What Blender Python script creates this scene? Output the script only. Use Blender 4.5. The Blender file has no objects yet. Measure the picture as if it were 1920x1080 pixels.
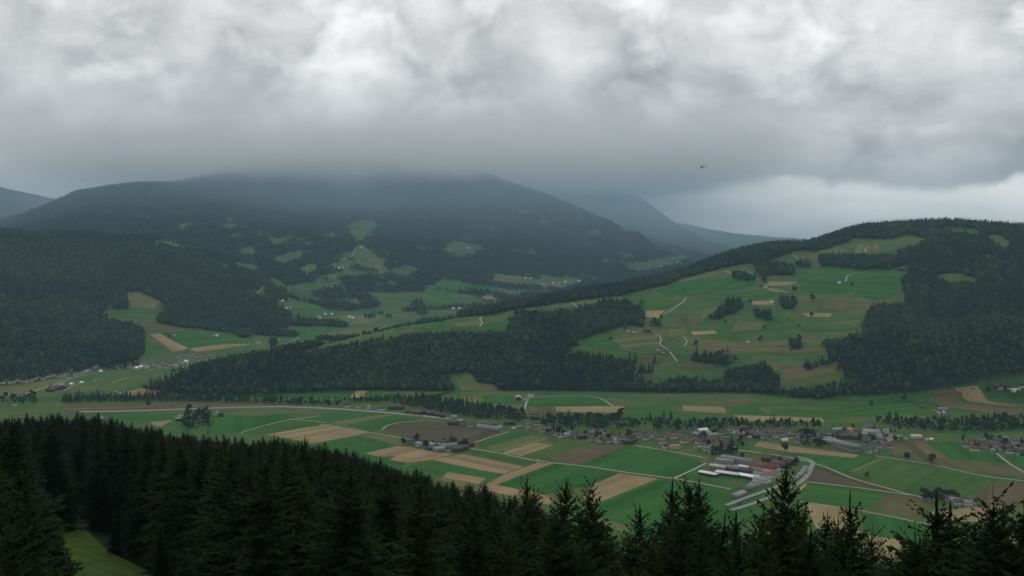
import bpy, math, random
import numpy as np
from mathutils import Vector, geometry as mgeo

random.seed(7)
rng = np.random.default_rng(7)
SC = bpy.context.scene
COL = SC.collection

# ------------------------------------------------------------------ camera
CAMH = 340.0                       # eye height over the valley floor
F = 1868.0                         # focal length in pixels of the 1920 wide frame
PITCH = math.atan(110.0 / F)
cam = bpy.data.cameras.new("camera")
cam.sensor_width = 36.0
cam.lens = 36.0 * F / 1920.0
cam.clip_start = 0.5
cam.clip_end = 60000.0
camo = bpy.data.objects.new("camera", cam)
COL.objects.link(camo)
camo.location = (0, 0, CAMH)
camo.rotation_euler = (math.pi / 2 - PITCH, 0, 0)
SC.camera = camo

# ------------------------------------------------------------------ view
SC.view_settings.view_transform = 'Standard'
SC.view_settings.look = 'None'
SC.view_settings.exposure = 0.0
SC.view_settings.gamma = 1.0
SC.view_settings.use_curve_mapping = False
SC.cycles.use_denoising = True
SC.cycles.max_bounces = 9
SC.cycles.diffuse_bounces = 2
SC.cycles.volume_bounces = 8
SC.cycles.transparent_max_bounces = 8
SC.cycles.use_light_tree = False

# ------------------------------------------------------------------ node helpers
class NT:
    def __init__(s, tree):
        s.t = tree; s.n = tree.nodes; s.l = tree.links
    def new(s, typ, **kw):
        nd = s.n.new(typ)
        for k, v in kw.items():
            if k == 'op': nd.operation = v
            elif k == 'inp':
                for i, val in v.items():
                    s.put(nd, i, val)
            else: setattr(nd, k, v)
        return nd
    def put(s, nd, i, val):
        sock = nd.inputs[i]
        if isinstance(val, bpy.types.NodeSocket): s.l.new(val, sock)
        else: sock.default_value = val
    def m(s, op, a, b=None, c=None, clamp=False):
        nd = s.n.new('ShaderNodeMath'); nd.operation = op; nd.use_clamp = clamp
        s.put(nd, 0, a)
        if b is not None: s.put(nd, 1, b)
        if c is not None: s.put(nd, 2, c)
        return nd.outputs[0]
    def smooth(s, v, a, b, lo=0.0, hi=1.0):
        nd = s.n.new('ShaderNodeMapRange'); nd.interpolation_type = 'SMOOTHSTEP'
        s.put(nd, 0, v); s.put(nd, 1, a); s.put(nd, 2, b); s.put(nd, 3, lo); s.put(nd, 4, hi)
        return nd.outputs[0]
    def noise(s, vec, scale, detail=4, rough=0.55, dist=0.0):
        nd = s.n.new('ShaderNodeTexNoise')
        if vec is not None: s.put(nd, 'Vector', vec)
        s.put(nd, 'Scale', scale); s.put(nd, 'Detail', detail); s.put(nd, 'Roughness', rough); s.put(nd, 'Distortion', dist)
        return nd.outputs['Fac']
    def mix(s, f, a, b, mode='MIX'):
        nd = s.n.new('ShaderNodeMix'); nd.data_type = 'RGBA'; nd.blend_type = mode
        s.put(nd, 0, f); s.put(nd, 6, a); s.put(nd, 7, b)
        return nd.outputs[2]
    def xyz(s, x, y, z):
        nd = s.n.new('ShaderNodeCombineXYZ')
        s.put(nd, 0, x); s.put(nd, 1, y); s.put(nd, 2, z)
        return nd.outputs[0]
    def ramp(s, v, stops):
        nd = s.n.new('ShaderNodeValToRGB')
        s.put(nd, 0, v)
        cr = nd.color_ramp
        while len(cr.elements) < len(stops): cr.elements.new(0.5)
        for e, (p, c) in zip(cr.elements, stops):
            e.position = p; e.color = (*c, 1)
        return nd.outputs[0]

# ------------------------------------------------------------------ sky
SUN_AZ, SUN_EL = math.radians(-14), math.radians(38)     # behind the cloud, ahead and a little to the left
SUN_DIR = (math.sin(SUN_AZ) * math.cos(SUN_EL), math.cos(SUN_AZ) * math.cos(SUN_EL), math.sin(SUN_EL))
world = bpy.data.worlds.new("World"); SC.world = world; world.use_nodes = True
W = NT(world.node_tree); W.n.clear()
sky = W.new('ShaderNodeTexSky', sky_type='NISHITA', sun_disc=False, sun_elevation=SUN_EL, sun_rotation=SUN_AZ)
tc = W.new('ShaderNodeTexCoord')
sep = W.new('ShaderNodeSeparateXYZ', inp={0: tc.outputs['Generated']})
dx, dy, dz = sep.outputs
ez = W.m('MAXIMUM', dz, 0.0)
hyp = W.m('SQRT', W.m('ADD', W.m('MULTIPLY', dx, dx), W.m('MULTIPLY', dy, dy)))
cv3 = W.xyz(dx, dy, W.m('MULTIPLY', dz, 1.35))                     # cloud masses, a little flattened
def wnoise(vec, scale, amp):
    nn = W.new('ShaderNodeTexNoise', inp={'Vector': vec, 'Scale': scale, 'Detail': 3.0})
    cen = W.new('ShaderNodeVectorMath', operation='SUBTRACT', inp={0: nn.outputs['Color'], 1: (0.5, 0.5, 0.5)}).outputs[0]
    return W.new('ShaderNodeVectorMath', operation='MULTIPLY_ADD', inp={0: cen, 1: (amp, amp, amp), 2: vec}).outputs[0]
w1 = wnoise(cv3, 3.5, 0.13)
w2 = wnoise(w1, 11.0, 0.035)
n_big = W.noise(w1, 4.2, 3, 0.5)
n_mid = W.noise(w2, 10.5, 6, 0.58)
n_fin = W.noise(w2, 34.0, 6, 0.6)
bill = W.m('MULTIPLY', W.m('ABSOLUTE', W.m('SUBTRACT', W.noise(w2, 8.5, 4, 0.5), 0.5)), 5.0, clamp=True)   # rounded heads
streak = W.noise(W.new('ShaderNodeVectorMath', operation='MULTIPLY', inp={0: w1, 1: (1, 1, 4.5)}).outputs[0], 4.0, 6, 0.55)
# overcast luminance: brighter overhead, grey underside low down
lum = W.new('ShaderNodeFloatCurve'); W.put(lum, 1, W.m('MULTIPLY', ez, 1.0, clamp=True))
cv = lum.mapping.curves[0]
pts = [(0.0, 0.62), (0.045, 0.54), (0.085, 0.62), (0.13, 0.72), (0.20, 0.84), (0.40, 0.74), (0.65, 0.62), (1.0, 0.56)]
while len(cv.points) < len(pts): cv.points.new(0.5, 0.5)
for p_, (a_, b_) in zip(cv.points, pts): p_.location = (a_, b_); p_.handle_type = 'AUTO'
lum.mapping.update()
L = lum.outputs[0]
sund = W.m('ADD', W.m('ADD', W.m('MULTIPLY', dx, SUN_DIR[0]), W.m('MULTIPLY', dy, SUN_DIR[1])), W.m('MULTIPLY', dz, SUN_DIR[2]))
glow = W.smooth(sund, 0.86, 1.0, 0.0, 0.14)
cen = lambda n: W.m('SUBTRACT', n, 0.5)
mod = W.m('ADD', W.m('MULTIPLY', cen(n_big), 0.62), W.m('MULTIPLY', cen(n_mid), 1.15))
mod = W.m('ADD', mod, W.m('MULTIPLY', cen(n_fin), 0.62))
mod = W.m('ADD', mod, W.m('MULTIPLY', cen(streak), W.smooth(dx, -0.1, 0.45, 0.35, 0.65)))
mod = W.m('ADD', mod, W.m('MULTIPLY', W.m('SUBTRACT', bill, 0.5), W.smooth(ez, 0.03, 0.2, 0.22, 0.36)))
Lc = W.m('MULTIPLY', W.m('ADD', L, glow), W.m('ADD', mod, 1.0))
Lc = W.m('MULTIPLY', W.m('MAXIMUM', Lc, 0.2), W.smooth(dz, -0.06, 0.0, 0.25, 1.0))
# a brighter break under the cloud base to the right, wavy edge
edge = W.m('ADD', ez, W.m('ADD', W.m('MULTIPLY', cen(n_mid), 0.05), W.m('MULTIPLY', W.m('MAXIMUM', dx, 0.0), 0.045)))
gap = W.m('MULTIPLY', W.smooth(edge, 0.064, 0.052), W.smooth(W.m('ADD', dx, W.m('MULTIPLY', cen(n_mid), 0.1)), 0.08, 0.16))
gapL = W.m('MULTIPLY', W.m('ADD', 1.65, W.m('MULTIPLY', cen(streak), 2.2)), W.smooth(dz, -0.03, 0.045, 0.3, 1.0))
tint = W.mix(W.smooth(Lc, 0.28, 0.75), (0.985, 0.995, 1.005, 1), (1.01, 1.0, 0.995, 1))
tint = W.mix(gap, tint, (1.04, 1.0, 0.92, 1))
Lf = W.m('ADD', W.m('MULTIPLY', Lc, W.m('SUBTRACT', 1.0, gap)), W.m('MULTIPLY', gapL, gap))
cl = W.new('ShaderNodeVectorMath', operation='SCALE', inp={0: tint, 3: W.m('MULTIPLY', Lf, 10.0)}).outputs[0]
skc = W.mix(0.95, sky.outputs[0], cl)
bg = W.new('ShaderNodeBackground', inp={0: skc, 1: 0.1})
out = W.new('ShaderNodeOutputWorld', inp={0: bg.outputs[0]})

# ------------------------------------------------------------------ sun through the overcast
sl = bpy.data.lights.new("sun", 'SUN'); sl.energy = 0.5; sl.angle = math.radians(40); sl.color = (1.0, 0.97, 0.92)
so = bpy.data.objects.new("sun", sl); COL.objects.link(so)
so.rotation_euler = Vector(SUN_DIR).to_track_quat('Z', 'Y').to_euler()

# ================================================================== projection helpers
CP, SP = math.cos(PITCH), math.sin(PITCH)
def ray(px, py):
    px = np.asarray(px, float); py = np.asarray(py, float)
    a = (px - 960) / F; b = -(py - 540) / F
    d = np.stack([a, CP + b * SP, -SP + b * CP], -1)
    return d / np.hypot(d[..., 0], d[..., 1])[..., None]      # unit horizontal length
def project(x, y, z):
    yy = y; zz = z - CAMH
    dep = yy * CP - zz * SP
    dep = np.where(dep < 1e-3, 1e-3, dep)
    up = yy * SP + zz * CP
    return 960 + F * x / dep, 540 - F * up / dep
def at(px, py, D):
    r = ray(px, py)
    return r[..., 0] * D, r[..., 1] * D, CAMH + r[..., 2] * D
def inpoly(px, py, poly):
    P = np.asarray(poly, float); n = len(P)
    c = np.zeros(np.shape(px), bool)
    j = n - 1
    for i in range(n):
        xi, yi = P[i]; xj, yj = P[j]
        if yi != yj:
            c ^= ((yi > py) != (yj > py)) & (px < (xj - xi) * (py - yi) / (yj - yi) + xi)
        j = i
    return c
def inany(px, py, polys):
    c = np.zeros(np.shape(px), bool)
    for p in polys: c |= inpoly(px, py, p)
    return c
def vnoise(x, y, s, seed=0):
    """smooth value noise, -1..1"""
    x = np.asarray(x) / s + seed * 17.3; y = np.asarray(y) / s - seed * 9.1
    xi = np.floor(x).astype(np.int64); yi = np.floor(y).astype(np.int64)
    fx = x - xi; fy = y - yi
    fx = fx * fx * (3 - 2 * fx); fy = fy * fy * (3 - 2 * fy)
    def h(a, b):
        n = (a * 374761393 + b * 668265263 + seed * 1442695041) & 0xFFFFFFFF
        n = ((n ^ (n >> 13)) * 1274126177) & 0xFFFFFFFF
        n = n ^ (n >> 16)
        return (n & 0xFFFF) / 32767.5 - 1
    return (h(xi, yi) * (1 - fx) + h(xi + 1, yi) * fx) * (1 - fy) + (h(xi, yi + 1) * (1 - fx) + h(xi + 1, yi + 1) * fx) * fy

# ================================================================== terrain
T = 15   # crowns stand this much above the ground on wooded outlines
ctrl = []
def C(px, py, D, drop=0):
    x, y, z = at(px, py, D); ctrl.append((float(x), float(y), float(z) - drop))
def Z(px, D, z):
    x, y, _ = at(px, 430, D); ctrl.append((float(x), float(y), z))
# the hill across the valley: outline
for a in [(330,692,2200,10),(420,668,2270,12),(520,650,2330,T),(640,628,2400,10),(760,602,2500,10),(900,579,2600,12),(1000,563,2680,T),
          (1100,541,2800,T),(1200,526,2900,T),(1280,511,3000,T),(1340,489,3150,T),(1380,463,3250,T),(1440,451,3350,T),(1530,448,3400,T),
          (1600,425,3500,T),(1700,413,3550,T),(1800,411,3550,T),(1920,419,3550,T),(2100,425,3550,T),(2300,430,3550,T),
          # its near side
          (700,640,2310,0),(787,622,2380,0),(873,617,2420,0),(940,617,2420,0),(1073,637,2370,0),(700,690,2180,T),(560,690,2190,T),(900,680,2200,T),(1100,700,2150,T),
          (1182,620,2430,0),(1240,657,2320,0),(1160,663,2290,0),(1207,705,2180,0),(1400,590,2600,0),(1360,640,2400,0),(1400,680,2250,T),
          (1500,650,2350,0),(1525,700,2180,0),(1460,725,2120,6),(1100,578,2640,0),(1250,562,2740,0),(1430,535,2850,0),(1300,545,2840,0),
          (1500,492,3100,0),(1600,535,2850,0),(1695,502,3000,0),(1640,457,3280,0),(1600,600,2550,0),(1700,560,2700,T),(1800,600,2500,T),
          (1900,560,2600,T),(1750,680,2180,T),(1900,670,2250,T),(1833,533,2800,0),(1820,435,3380,0),(1900,480,3000,T),(2150,560,2600,T),(2150,680,2250,T)]: C(*a)
# behind it
for a in [(640,2800,6),(760,3000,20),(900,3200,35),(1100,3450,70),(1280,3700,80),(1440,4200,110),(1600,4500,200),(1800,4600,220),(2100,4600,220)]: Z(*a)
# flat valley floor
foot = lambda p: np.interp(p, [-400,0,100,200,280,350,560,940,1140,1240,1400,1740,1920,2300], [2330,2400,2480,2600,2080,2060,2060,2040,1960,1890,1990,2110,2250,2200])
for p in range(-300, 2400, 150):
    for D in (900, 1200, 1500, 1750): Z(p, D, -8)
    Z(p, float(foot(p)) - 20, -5)
for a in [(330,2450),(330,2700),(420,2600),(300,2850),(250,2650),(470,2750),(560,2700),(-100,2150),(50,2150),(200,2200),(250,2400),(400,2850)]: Z(a[0], a[1], -5)
# far end of the valley, rising gently
for a in [(400,640,3010),(470,625,3240),(520,600,3700),(600,600,3700),(650,570,4200),(560,560,4200),(750,560,4300),(850,570,4300),(900,550,4700),(950,530,5200),
          (1040,520,5700),(1100,525,5800),(1200,507,7200),(1290,492,8500),(1340,474,10000)]: C(*a)
# wooded hill on the left
for a in [(0,437,4200,T),(100,431,4200,T),(180,438,4250,4),(250,443,4250,4),(330,453,4300,8),(400,481,4200,4),(440,500,4150,0),(480,545,3900,4),(520,575,3750,T),(550,600,3500,T),
          (0,560,3100,T),(100,600,2900,T),(0,650,2600,T),(150,640,2750,T),(250,625,3020,T),(200,540,3400,T),(100,500,3600,T),(300,500,3800,T),(230,580,3250,0),(300,603,3150,0),
          (380,560,3500,T),(400,600,3300,T),(-300,440,4000,T),(-300,560,3000,T),(-300,680,2450,T),(-600,440,4000,T),(-600,600,2800,T)]: C(*a)
for a in [(0,5100,210),(200,5100,200),(350,5000,170),(-400,5000,210)]: Z(*a)
# the mountain
for a in [(-300,480,7000),(0,438,7200),(50,404,7200),(100,377,7200),(150,355,7200),(200,351,7200),(260,346,7300),(330,348,7400),(400,353,7500),
          (200,400,6300),(300,400,6300),(300,438,5700),(420,425,6000),(450,460,5300),(500,490,4900),(545,480,5100),(100,415,6500),
          (380,332,8500),(430,310,8600),(480,298,8700),(600,294,8800),(750,296,8800),(900,322,8700),(960,342,8500),(1040,376,8000),(1100,402,7700),(1160,430,7300),(1200,454,7100),(1250,482,7000),
          (650,375,7600),(850,380,7500),(550,400,6900),(680,415,6500),(660,450,5900),(660,500,5000),(620,500,5000),(760,450,6200),(860,465,5900),(850,420,6700),
          (1000,420,6900),(1000,470,6200),(1080,490,6300),(760,510,5100),(850,510,5200),(930,500,5700),(700,540,4500),(600,530,4500),(1130,470,6800),
          (1000,335,11500),(1100,338,11500),(1160,352,11500),(1190,366,11500),(1215,383,11400),(1240,412,11200),(1265,436,11000),(1300,465,10800),(1340,478,10700),(1310,470,12500),(1400,468,12500),
          (1200,430,9800),(1250,455,9500),(1270,418,15500),(1330,430,15500),(1400,440,15500),(1450,446,15500),(1530,450,15500),(1700,452,15500),(2000,452,15500),
          (0,352,11500),(-200,345,11500),(90,372,11500),(150,385,11500)]: C(*a)
for a in [(1500,6000,70),(1800,6200,90),(2100,6200,90),(1500,8500,80),(1900,9000,90),(1600,12500,110),(2000,12500,110),(600,10200,650),(200,9800,330),(900,10300,450),(600,13500,500),(-200,9000,250),
          (600,17500,300),(0,17500,250),(1200,17500,250),(1600,17800,60),(-600,17500,200),(2300,17500,80),(1240,13500,200)]: Z(*a)
ctrl = np.array(ctrl)
CXY, CZv = ctrl[:, :2] / 1000.0, ctrl[:, 2]
def kern(A, B):
    d2 = ((A[:, None, :] - B[None, :, :]) ** 2).sum(-1)
    return np.sqrt(d2 + 0.06 ** 2)
nC = len(CXY)
A_ = np.zeros((nC + 3, nC + 3))
A_[:nC, :nC] = kern(CXY, CXY) + np.eye(nC) * 0.003
A_[:nC, nC] = 1; A_[nC, :nC] = 1; A_[:nC, nC + 1:] = CXY; A_[nC + 1:, :nC] = CXY.T
wts = np.linalg.solve(A_, np.concatenate([CZv, [0, 0, 0]]))
def z_far(x, y):
    P = np.stack([x, y], -1) / 1000.0
    res = np.empty(len(P))
    for i in range(0, len(P), 20000):
        Q = P[i:i + 20000]
        res[i:i + 20000] = kern(Q, CXY) @ wts[:nC] + wts[nC] + Q @ wts[nC + 1:]
    return res
GX = [-900, -600, 0, 150, 300, 400, 500, 600, 700, 800, 900, 1000, 1100, 1300, 1900, 2600]
GROW = [740, 745, 752, 756, 792, 812, 824, 836, 866, 897, 918, 955, 1015, 1120, 1120, 1120]
GEND = [700, 750, 740, 720, 640, 590, 540, 480, 420, 360, 300, 240, 190, 150, 150, 150]
def z_near(x, y):
    D = np.hypot(x, y)
    ang = np.arctan2(x, np.maximum(y, 1e-6)); ang = np.clip(ang, -1.2, 1.2)
    p = 960 + F * np.tan(ang)
    s = (np.interp(p, GX, GROW) - 430) / F
    e = np.interp(p, GX, GEND)
    g = CAMH - 24 - s * np.minimum(D, e) - 0.55 * np.maximum(D - e, 0)
    g = g + vnoise(x, y, 60, 3) * 1.2 * np.clip(D / 200, 0, 1)
    back = np.maximum(-y, 0)
    return np.where(y > -5, g, CAMH - 24 + 0.1 * np.minimum(back, 400))
def terrain_z(x, y):
    D = np.hypot(x, y)
    r = z_far(x, y)
    hi = np.clip((r - 40) / 250, 0, 1) * np.clip((D - 2000) / 2500, 0, 1)
    r = r + hi * (vnoise(x, y, 900, 1) * 26 + vnoise(x, y, 380, 2) * 16 + vnoise(x, y, 150, 4) * 6)
    r = r + np.clip((r - 10) / 60, 0, 1) * (vnoise(x, y, 140, 5) * 3.0 + vnoise(x, y, 55, 6) * 1.2)
    r = np.maximum(r - 3, 0)
    return np.maximum(r, np.where(D < 1600, z_near(x, y), -50))
# polar sheet
az_in = np.linspace(-34, 34, 761)
az = np.radians(np.concatenate([[-180, -160, -140, -120, -100, -85, -70, -60, -52, -46, -42, -39, -37, -35.5], az_in[1:-1], [35.5, 37, 39, 42, 46, 52, 60, 70, 85, 100, 120, 140, 160, 180]]))
rr = np.concatenate([[2.0], np.geomspace(8, 900, 150)[:-1], np.geomspace(900, 1900, 60)[:-1], np.geomspace(1900, 4600, 300)[:-1], np.geomspace(4600, 12000, 160)[:-1], np.geomspace(12000, 18000, 24)])
AZ, RR = np.meshgrid(az, rr, indexing='ij')
gx = (RR * np.sin(AZ)).ravel(); gy = (RR * np.cos(AZ)).ravel()
gz = np.zeros_like(gx)
fwd = gy > -0.2 * np.abs(gx)
gz[fwd] = terrain_z(gx[fwd], gy[fwd])
# behind the viewer: plain hillside out to 1200 m
bk = ~fwd
gz[bk] = CAMH - 24 + 0.1 * np.minimum(np.maximum(-gy[bk], 0), 400)
GZ = gz.reshape(len(az), len(rr))
lr = np.log(rr)
def height(x, y):
    """height of the ground sheet itself (bilinear on its own grid)"""
    x = np.atleast_1d(np.asarray(x, float)); y = np.atleast_1d(np.asarray(y, float))
    a = np.arctan2(x, y); r = np.log(np.clip(np.hypot(x, y), 2.0, 17999))
    i = np.clip(np.searchsorted(az, a) - 1, 0, len(az) - 2); j = np.clip(np.searchsorted(lr, r) - 1, 0, len(lr) - 2)
    fa = (a - az[i]) / (az[i + 1] - az[i]); rad = np.exp(r); fr = (rad - rr[j]) / (rr[j + 1] - rr[j])
    return (GZ[i, j] * (1 - fa) + GZ[i + 1, j] * fa) * (1 - fr) + (GZ[i, j + 1] * (1 - fa) + GZ[i + 1, j + 1] * fa) * fr
STEPS = np.concatenate([np.geomspace(60, 890, 150), np.geomspace(900, 17500, 900)])
def ground_at(px, py, dmin=900):
    """where the sight line of a pixel meets the ground, beyond the near wood"""
    px = np.atleast_1d(np.asarray(px, float)); py = np.atleast_1d(np.asarray(py, float))
    r = ray(px, py)
    S = STEPS[STEPS >= dmin]
    X = r[:, 0:1] * S; Y = r[:, 1:2] * S; Zr = CAMH + r[:, 2:3] * S
    H = height(X.ravel(), Y.ravel()).reshape(X.shape)
    below = (Zr - H) <= 0
    k = np.where(below.any(1), below.argmax(1), len(S) - 1)
    k = np.maximum(k, 1)
    i = np.arange(len(px))
    d0 = (Zr - H)[i, k - 1]; d1 = (Zr - H)[i, k]
    f = np.clip(d0 / np.where(np.abs(d0 - d1) < 1e-9, 1e-9, d0 - d1), 0, 1)
    D = S[k - 1] + (S[k] - S[k - 1]) * f
    x = r[:, 0] * D; y = r[:, 1] * D
    return x, y, height(x, y)

# ================================================================== land cover (outlines read off in the view, then laid on the ground)
NEARW = [  # woods on the hill across the valley
 [(235,730),(330,688),(400,668),(470,655),(525,653),(560,650),(640,638),(707,626),(787,616),(873,614),(940,614),(955,600),(973,588),(1040,588),(1083,581),(1133,568),(1173,568),
  (1207,583),(1203,597),(1240,600),(1220,612),(1160,608),(1113,622),(1073,637),(1053,653),(1080,652),(1123,653),(1160,663),(1193,658),(1190,685),(1207,703),(1240,707),(1280,698),(1313,703),
  (1357,703),(1360,687),(1390,676),(1437,671),(1462,700),(1462,722),(1527,716),(1590,700),(1587,687),(1557,677),(1550,650),(1527,637),(1500,625),(1530,627),(1567,628),(1617,617),(1620,587),
  (1640,567),(1703,558),(1690,540),(1693,513),(1712,495),(1673,497),(1663,503),(1600,500),(1540,494),(1533,482),(1600,478),(1663,480),(1690,470),(1660,448),(1600,446),(1580,457),(1533,470),(1493,471),
  (1450,487),(1413,493),(1347,504),(1287,521),(1240,536),(1200,546),(1160,554),(1083,561),(1007,574),(900,591),(740,601),(640,620),(520,655),(500,640),(640,605),(760,580),(900,555),(1100,520),(1280,490),(1340,465),(1380,440),(1600,400),(1800,390),(2200,395),(2200,745),(1920,700),(1740,733),(1400,752),(1240,770),(1140,765),(940,746),(700,742),(400,740)],
 [(1533,482),(1600,478),(1663,480),(1712,490),(1673,503),(1600,502),(1540,496)],[(955,603),(973,588),(1040,588),(1083,581),(1133,568),(1173,568),(1207,583),(1203,600),(1160,608),(1073,637)],
 [(1330,597),(1370,563),(1393,563),(1390,577),(1347,597)],
 [(1410,580),(1447,587),(1443,600),(1420,592)],
 [(1410,493),(1467,494),(1490,503),(1487,513),(1427,515)],
 [(1373,513),(1420,519),(1400,525),(1372,521)],
 [(1460,559),(1492,560),(1490,577),(1468,577)],
 [(1293,663),(1330,668),(1385,672),(1360,683),(1300,675)],
 [(1480,640),(1497,633),(1503,650),(1482,655)]]
NEARC = [  # clearings in them
 [(823,700),(880,694),(893,712),(933,716),(937,732),(853,737),(843,717)],
 [(1640,450),(1700,438),(1745,445),(1725,460),(1690,472),(1660,466)],[(1840,470),(1870,478),(1868,492),(1848,486)],[(1752,512),(1790,507),(1835,520),(1830,533),(1760,531)],
 [(1750,428),(1800,421),(1835,428),(1842,445),(1810,441)],[(1845,436),(1880,440),(1905,462),(1880,468),(1850,450)],[(1865,426),(1920,426),(1920,431),(1868,431)]]
LEFTM = [  # meadows on the wooded hill at left
 [(163,434),(200,437),(250,445),(233,448),(187,444)],[(280,447),(330,447),(372,457),(390,467),(360,470),(320,462),(293,460)],
 [(197,566),(235,545),(267,545),(310,563),(307,583),(297,603),(360,613),(367,625),(280,625),(233,607),(183,590),(205,580)],
 [(403,487),(437,493),(450,478),(467,490),(500,503),(467,512),(420,503)],[(413,462),(433,468),(440,480),(425,482)]]
MTM = [
 [(510,484),(533,472),(573,468),(563,483),(537,494)],[(420,424),(430,419),(462,418),(438,424),(430,431)],
 [(640,480),(660,467),(665,450),(653,432),(655,416),(700,409),(720,416),(707,433),(685,445),(690,465),(723,487),(730,515),(720,521),(690,512),(660,517),(640,523),(600,522),(617,500)],
 [(467,547),(477,527),(513,520),(540,533),(600,520),(640,521),(655,540),(640,556),(655,575),(690,580),(740,590),(740,615),(560,645),(550,620),(540,605),(545,590),(530,575),(500,560)],
 [(785,547),(827,520),(867,508),(927,513),(973,513),(1053,509),(1107,526),(1060,540),(957,556),(933,568),(880,572),(807,578),(780,562)],
 [(640,556),(700,543),(785,547),(780,562),(740,592),(655,577)],[(438,472),(470,460),(492,470),(462,482)],[(558,502),(590,492),(607,505),(575,516)],[(735,500),(770,492),(790,505),(760,520),(740,540),(725,525)],[(345,470),(372,462),(392,474),(370,482)],[(330,420),(352,416),(360,422),(340,427)],[(600,440),(622,434),(630,446),(610,452)],[(500,450),(530,444),(540,452),(515,459)],
 [(823,467),(853,450),(907,460),(887,477),(913,497),(885,505),(853,482)],[(775,459),(798,462),(795,468),(780,466)],[(957,464),(983,471),(972,475)],
 [(873,424),(890,427),(880,431)],[(908,423),(940,421),(935,427),(915,428)],[(1003,411),(1027,411),(1033,420),(1010,418)],[(1040,428),(1058,430),(1050,433)],
 [(1163,492),(1223,487),(1273,477),(1300,482),(1257,500),(1207,510),(1180,505)],[(815,480),(830,484),(825,486)],[(1060,472),(1072,474),(1064,477)],[(423,386),(438,389),(430,398)],[(540,375),(552,376),(545,378)],[(1100,455),(1118,457),(1108,460)],[(930,449),(950,447),(960,452),(940,455)]]
MTW = [[(495,541),(537,538),(538,563),(500,563)],[(585,548),(640,534),(650,556),(610,567)],[(858,512),(900,503),(927,515),(915,529),(870,530)],[(205,565),(235,548),(240,575),(215,578)],[(600,487),(635,478),(625,492)]]
CLEAR = [(104,1100),(106,1005),(140,995),(165,1005),(190,1045),(250,1085),(300,1140),(90,1140)]

def forest_mask(x, y, z):
    D = np.hypot(x, y); px, py = project(x, y, z); py = py - 5 * np.clip(2200 / D, 0, 1.5)
    f = np.zeros(len(x), bool)
    nh = (D > 1880) & (D < 3700 + np.clip((px - 1300) * 1.2, 0, 800)) & (px > 232) & (z > 0.3) & ~((px < 560) & (D > 2480)) & ~((px >= 560) & (px < 1000) & (D > 2750))
    ex = px + vnoise(x, y, 28, 31) * 3.5; ey = py + vnoise(x, y, 28, 32) * 2.2
    top = 13 * 2300 / D
    f |= nh & ((inpoly(ex, ey + 3, NEARW[0]) & inpoly(ex, ey - top, NEARW[0])) | inany(ex, ey, NEARW[1:])) & ~inany(ex, ey, NEARC)
    f |= nh & (D > 2150) & (px > 1000) & (vnoise(x, y, 70, 33) + 0.7 * vnoise(x, y, 22, 34) > 1.18)
    bh = nh & (D > 3550) ; f |= bh
    lh = (px < 560) & (D > 2400) & (z > 1.0) & (D < 4650) & ~nh
    jx = px + vnoise(x, y, 70, 8) * 6; jy = py + vnoise(x, y, 70, 9) * 3.5
    f |= lh & ~inany(jx, jy, LEFTM) & ~inany(jx, jy, MTM[3:4]) & ~((py > 612) & (px > 270))
    mt = (D >= 3300) & ~nh & ~lh & (z > 8)
    f |= mt & ((~inany(jx, jy, MTM)) | inany(px, py, MTW)) & (vnoise(x, y, 170, 12) + vnoise(x, y, 60, 13) * 0.6 > np.where((py > 385) & (px > 250) & (px < 1250), -0.80, -1.15))
    f |= lh & inany(px, py, MTW)
    fv = ((D >= 2900) & ~nh & (px > 380) & (px < 1110) & (py > 405))
    f |= fv & (vnoise(x, y, 190, 35) + 0.8 * vnoise(x, y, 60, 36) > 0.52)
    f &= ~((D < 3000) & (z < 0.3) & (D > 1500))
    nr = (D < 1500) & (z > 1.0)
    f |= nr & ~inpoly(px, py, CLEAR)
    return f

# ================================================================== mesh helpers
def new_mesh(name, V, faces, mat=None, smooth=False):
    """V (n,3); faces list of int arrays (m,k)"""
    me = bpy.data.meshes.new(name)
    V = np.asarray(V, np.float32)
    me.vertices.add(len(V)); me.vertices.foreach_set('co', V.ravel())
    if not isinstance(faces, (list, tuple)): faces = [faces]
    faces = [np.asarray(f, np.int32) for f in faces if len(f)]
    if faces:
        loops = np.concatenate([f.ravel() for f in faces])
        tot = np.concatenate([np.full(len(f), f.shape[1], np.int32) for f in faces])
        st = np.concatenate([[0], np.cumsum(tot)[:-1]]).astype(np.int32)
        me.loops.add(len(loops)); me.loops.foreach_set('vertex_index', loops)
        me.polygons.add(len(tot)); me.polygons.foreach_set('loop_start', st); me.polygons.foreach_set('loop_total', tot)
        if smooth: me.polygons.foreach_set('use_smooth', np.ones(len(tot), bool))
    me.update(calc_edges=True); me.validate()
    if mat is not None: me.materials.append(mat)
    return me
def obj(name, me, parent=None, link=True):
    o = bpy.data.objects.new(name, me)
    if link: COL.objects.link(o)
    if parent is not None: o.parent = parent
    return o
def empty(name, loc, rz=0.0, s=1.0):
    o = bpy.data.objects.new(name, None); COL.objects.link(o)
    o.location = loc; o.rotation_euler = (0, 0, rz); o.scale = (s, s, s); o.empty_display_size = 0.5
    return o
def tag(o, label=None, cat=None, group=None, kind=None):
    if label: o['label'] = label
    if cat: o['category'] = cat
    if group: o['group'] = group
    if kind: o['kind'] = kind
    return o
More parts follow.
